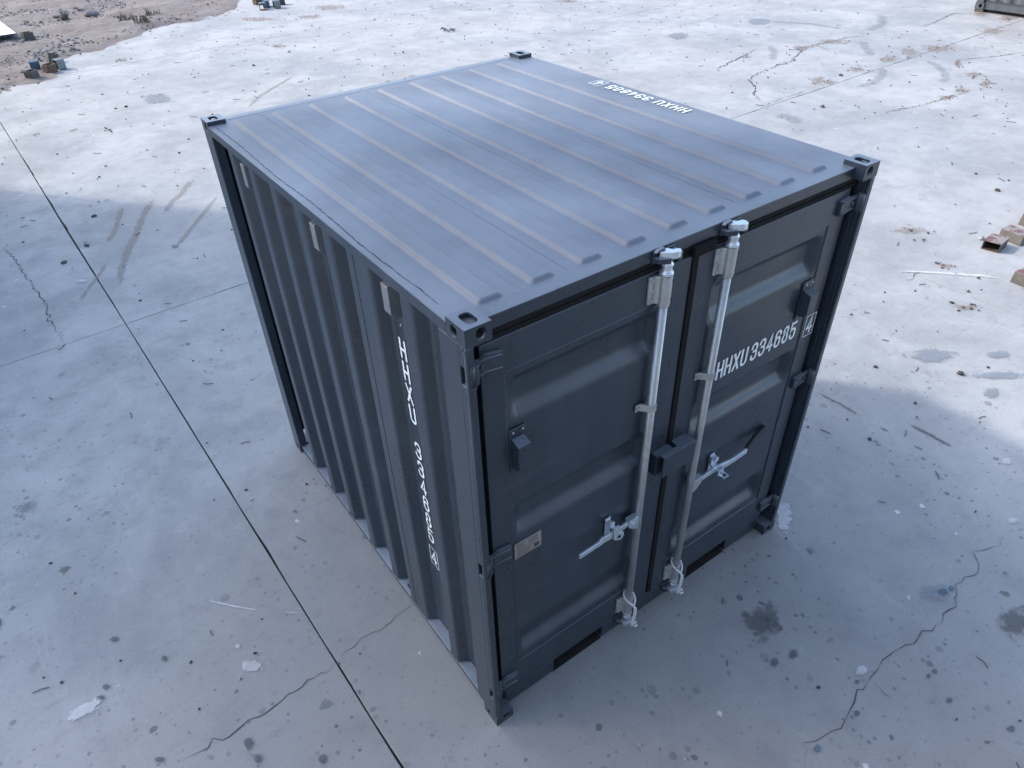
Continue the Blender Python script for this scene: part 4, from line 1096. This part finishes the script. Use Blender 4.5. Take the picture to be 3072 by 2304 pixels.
# ---------------------------------------------------------------- steel tube offcuts
def offcut(loc, size, h, rz, mats, label, group, tilt=None, lie=None, wall=.014):
    """short piece of square tube: four walls, open ends"""
    root = empty('tube_offcut', (loc[0], loc[1], loc[2] if len(loc) > 2 else 0), rz)
    if tilt: root.rotation_euler = (tilt[0], tilt[1], rz)
    tag(root, label, 'metal offcut', group)
    s = size/2; ro = size*.14; n = 5
    def loop(hs, rad):
        P = []
        for k, (sx, sy) in enumerate(((1,1),(-1,1),(-1,-1),(1,-1))):
            for i in range(n):
                an = math.pi/2*(k+i/(n-1)); P.append((sx*(hs-rad)+rad*math.cos(an), sy*(hs-rad)+rad*math.sin(an)))
        return P
    o, i_ = loop(s, ro), loop(s-wall, ro-wall*.6); K = len(o); m = MB()
    T = (lambda x,y,z: (x,y,z)) if lie is None else (lambda x,y,z: (x, z-h/2, y+s))
    b = m.add([T(x,y,.0) for x,y in o] + [T(x,y,h) for x,y in o] + [T(x,y,.0) for x,y in i_] + [T(x,y,h) for x,y in i_])
    for k in range(K):
        j = (k+1) % K
        m.face([b+k,b+j,b+K+j,b+K+k], 0); m.face([b+2*K+k,b+2*K+j,b+3*K+j,b+3*K+k], 1)
        m.face([b+K+k,b+K+j,b+3*K+j,b+3*K+k], 0); m.face([b+k,b+j,b+2*K+j,b+2*K+k], 0)
    w = m.build('tube_wall', mats, root)
    MB().box(*( ((-.008,s-.001,.004),(.008,s+.004,h-.004)) if lie is None else ((-.008,-h/2+.004,2*s-.001),(.008,h/2-.004,2*s+.004)) )).build('weld_seam', mats[0], w)
    return root
GL_ = 'square tube offcuts by the soil edge'; GT_ = 'square tube offcuts at the top of the yard'
S = .182
p = OFFCUTS_L
offcut((p[0][0]+.02,p[0][1]-.04), S, .145, math.radians(38), [DARKST,RUST], 'open dark tube offcut standing nearest on the slab below the soil edge', GL_)
offcut((p[1][0]-.02,p[1][1]-.03), S, .145, math.radians(80), [BLUEST,BLUEST], 'blue painted tube offcut lying between the soil and the brown offcut', GL_, lie=1)
offcut((p[2][0],p[2][1]-.03), S, .165, math.radians(12), [DARKST,RUST], 'dark tube offcut standing farthest back in the group of five', GL_, tilt=(0,math.radians(10)))
offcut((p[3][0]+.01,p[3][1]-.02), S, .145, math.radians(28), [RUST,RUST], 'rusty brown open tube offcut in the middle of the group of five', GL_)
offcut((p[4][0]+.03,p[4][1]-.02), S, .14, math.radians(108), [TEALST,DARKST], 'grey green tube offcut at the right end of the group of five', GL_, lie=1)
offcut((p[5][0],p[5][1]-.02,.03), S*1.12, .17, math.radians(18), [DARKST,RUST], 'dark grey tube offcut alone on the soil beside the white board', GL_)
p = OFFCUTS_T; S = .160
offcut((p[0][0],p[0][1]-.03), S, .145, math.radians(20), [RUST,RUST], 'brown tube offcut at the left end of the group at the top', GT_)
offcut((p[1][0],p[1][1]-.02), S, .14, math.radians(66), [DARKST,RUST], 'dark tube offcut tucked behind the others at the top left', GT_, lie=1)
offcut((p[2][0],p[2][1]-.02), S, .145, math.radians(78), [BLUEST,DARKST], 'dark blue tube offcut behind the orange lined one', GT_, lie=1)
offcut((p[3][0],p[3][1]-.02), S, .14, math.radians(-20), [TEALST,mat_plain('orange_primer',(.42,.17,.09),.7,0,.3,20,.1)], 'small pale tube offcut with orange inside, frontmost of the group', GT_, lie=1)
offcut((p[4][0],p[4][1]-.02), S*1.05, .06, math.radians(-12), [DARKST,DARKST], 'thin open square ring standing on edge beside the teal offcut', GT_, lie=1)
offcut((p[5][0],p[5][1]-.02), S*1.1, .145, math.radians(84), [TEALST,DARKST], 'teal grey tube offcut right of the open ring', GT_, lie=1)
offcut((p[6][0],p[6][1]-.02), S, .14, math.radians(70), [DARKST,DARKST], 'black tube offcut at the right end of the group at the top', GT_, lie=1)

# right edge: a lying rectangular tube and painted concrete blocks
PAINTBLK = NT('paint_spattered_top')
_p = PAINTBLK.position(); _a = PAINTBLK.noise(_p, 9, 5, .65); _b = PAINTBLK.noise(_p, 17, 5, .7)
_c = PAINTBLK.mix(PAINTBLK.step(_a,.46,.54), (.27,.245,.225), (.17,.085,.075)); _c = PAINTBLK.mix(PAINTBLK.step(_b,.58,.66), _c, (.48,.46,.45))
PAINTBLK = PAINTBLK.bsdf(_c, .75)
BLOCKM = mat_plain('grey_block', (.165,.15,.13), .95, 0, .25, 18, .4, .2)
a, b, d = [Vector(q) for q in TUBE_R]
wv = (b-a); dv_ = Vector((.165, .02)); h = .095
root = tag(empty('tube_offcut', (a.x, a.y, 0)), 'open rectangular tube offcut lying with its mouth towards the container, red spattered', 'metal offcut', 'blocks and offcut at the right edge')
def shell(u0,u1,v0,v1,z0,z1,mb,m=0):
    P = []
    for z in (z0,z1):
        for u,v in ((u0,v0),(u1,v0),(u1,v1),(u0,v1)):
            q = wv*u + dv_*v; P.append((q.x,q.y,z))
    n = mb.add(P)
    for f in ((0,3,2,1),(4,5,6,7),(0,1,5,4),(1,2,6,5),(2,3,7,6),(3,0,4,7)): mb.face([n+i for i in f], m)
m = MB(); shell(0,1,0,1.2,0,.010,m,1); shell(0,1,0,1.2,h-.010,h,m,0); shell(0,.06,0,1.2,.0105,h-.0105,m,2); shell(.94,1,0,1.2,.0105,h-.0105,m,2); shell(.061,.939,1.15,1.2,.0105,h-.0105,m,2)
m.build('tube_wall', [PAINTBLK, RUST, DARKST], root)
def block_thing(p, q, depth, h, label, off=(0,0)):
    p, q = Vector(p), Vector(q); w = (q-p); d = Vector((-w.y, w.x)).normalized()
    if d.x < 0: d = -d
    m = MB(); P = []
    r = random.Random(int(p.x*1000))
    for z in (0, h):
        for a, b in ((0,0),(1,0),(1,1),(0,1)):
            c = w*a + d*depth*b; P.append((c.x+r.uniform(-.006,.006), c.y+r.uniform(-.006,.006), z))
    n = m.add(P); m.face((n+4,n+5,n+6,n+7), 1)
    for f in ((0,3,2,1),(0,1,5,4),(1,2,6,5),(2,3,7,6),(3,0,4,7)): m.face([n+i for i in f], 0)
    o = m.build('concrete_block', [BLOCKM, PAINTBLK], None, bevel=.006); o.location = (p.x, p.y, 0)
    return tag(o, label, 'block', 'blocks and offcut at the right edge')
block_thing(BLK1[0], BLK1[1], .17, .10, 'grey block with red and white painted top behind the lying tube offcut')
block_thing(BLK2[0], (BLK2[0][0]-.03, BLK2[0][1]-.34), .20, .11, 'grey block with chipped white top, nearest of the blocks at the right edge')
block_thing((BLK3[0][0],BLK3[0][1]), (BLK3[0][0]-.02, BLK3[0][1]-.22), .2, .13, 'pale grey block farthest back at the right edge of the picture')

# white board lying at the far left on the soil
p0 = Vector(BOARD[0]); ex = Vector((-.999,-.03)); ey = Vector((-.08,.996))
m = MB(); P = []
for z in (.150, .180):
    for u, v in ((0,0),(1.25,0),(1.25,2.1),(0,2.1)): q = p0+ex*u+ey*v; P.append((q.x, q.y, z+.015*v))
n = m.add(P); m.face((n+4,n+5,n+6,n+7),0)
for f in ((0,3,2,1),(0,1,5,4),(1,2,6,5),(2,3,7,6),(3,0,4,7)): m.face([n+i for i in f], 1)
tag(m.build('board', [BOARDM, DARKST]), 'flat white board lying on the soil at the left edge', 'board')

def rock(p, s, z, mat, label):
    m = MB(); pebble(m, (0,0,0), s, random.Random(int(p[0]*100))); o = m.build('rock', mat); o.location = (p[0], p[1], z)
    sub = o.modifiers.new('sub','SUBSURF'); sub.levels = 1; sub.render_levels = 1
    return tag(o, label, 'rock', None)
rock(ROCK[0], .22, .03, STONEM, 'single upright pointed grey rock standing on the bare soil')
rock(ROCK[1], .17, .03, TWIG, 'flat dark stone right of the smaller stone among the rubble')
rock(ROCK[2], .13, .03, TWIG, 'small dark reddish stone left of the flat one among rubble')
rock(STONE_R[0], .055, .0, STONEP, 'small pale stone beside the mouth of the lying tube offcut')
wp = [Vector(q) for q in WIRE]; m = MB()
pts = []
for a, b in zip(wp, wp[1:]):
    for k in range(6): q = a.lerp(b, k/6); pts.append((q.x+rng.uniform(-.03,.03), q.y+rng.uniform(-.03,.03), .02+.03*abs(math.sin(k*1.3))))
m.tube(pts, .010, 6)
tag(m.build('wire_scrap', TWIG), 'tangled dark scrap of wire lying alone on the pale slab', 'wire')
for k, (x, y) in enumerate(WEED):
    r = random.Random(k+40); m = MB()
    for q in range(46):
        an, L_ = r.uniform(0,6.28), r.uniform(.10,.26); lean = r.uniform(.2,1.0)
        base = Vector((r.uniform(-.16,.16), r.uniform(-.12,.12), 0)); d = Vector((math.cos(an)*lean, math.sin(an)*lean, 1)).normalized(); s = Vector((-math.sin(an), math.cos(an), 0))*.008
        tip = base + d*L_; mid = base + d*L_*.55 + Vector((0,0,.01))
        n = m.add([base-s, base+s, mid+s, mid-s, tip]); m.face((n,n+1,n+2,n+3)); m.face((n+3,n+2,n+4))
    o = m.build('weed', WEEDM); o.location = (x, y, .04)
    tag(o, ['dry brown weed tuft, leftmost on the soil bank', 'dark low weed tuft nearest the concrete edge', 'dark weed tuft farthest right on the soil bank'][k], 'weed', 'dry weeds on the soil')
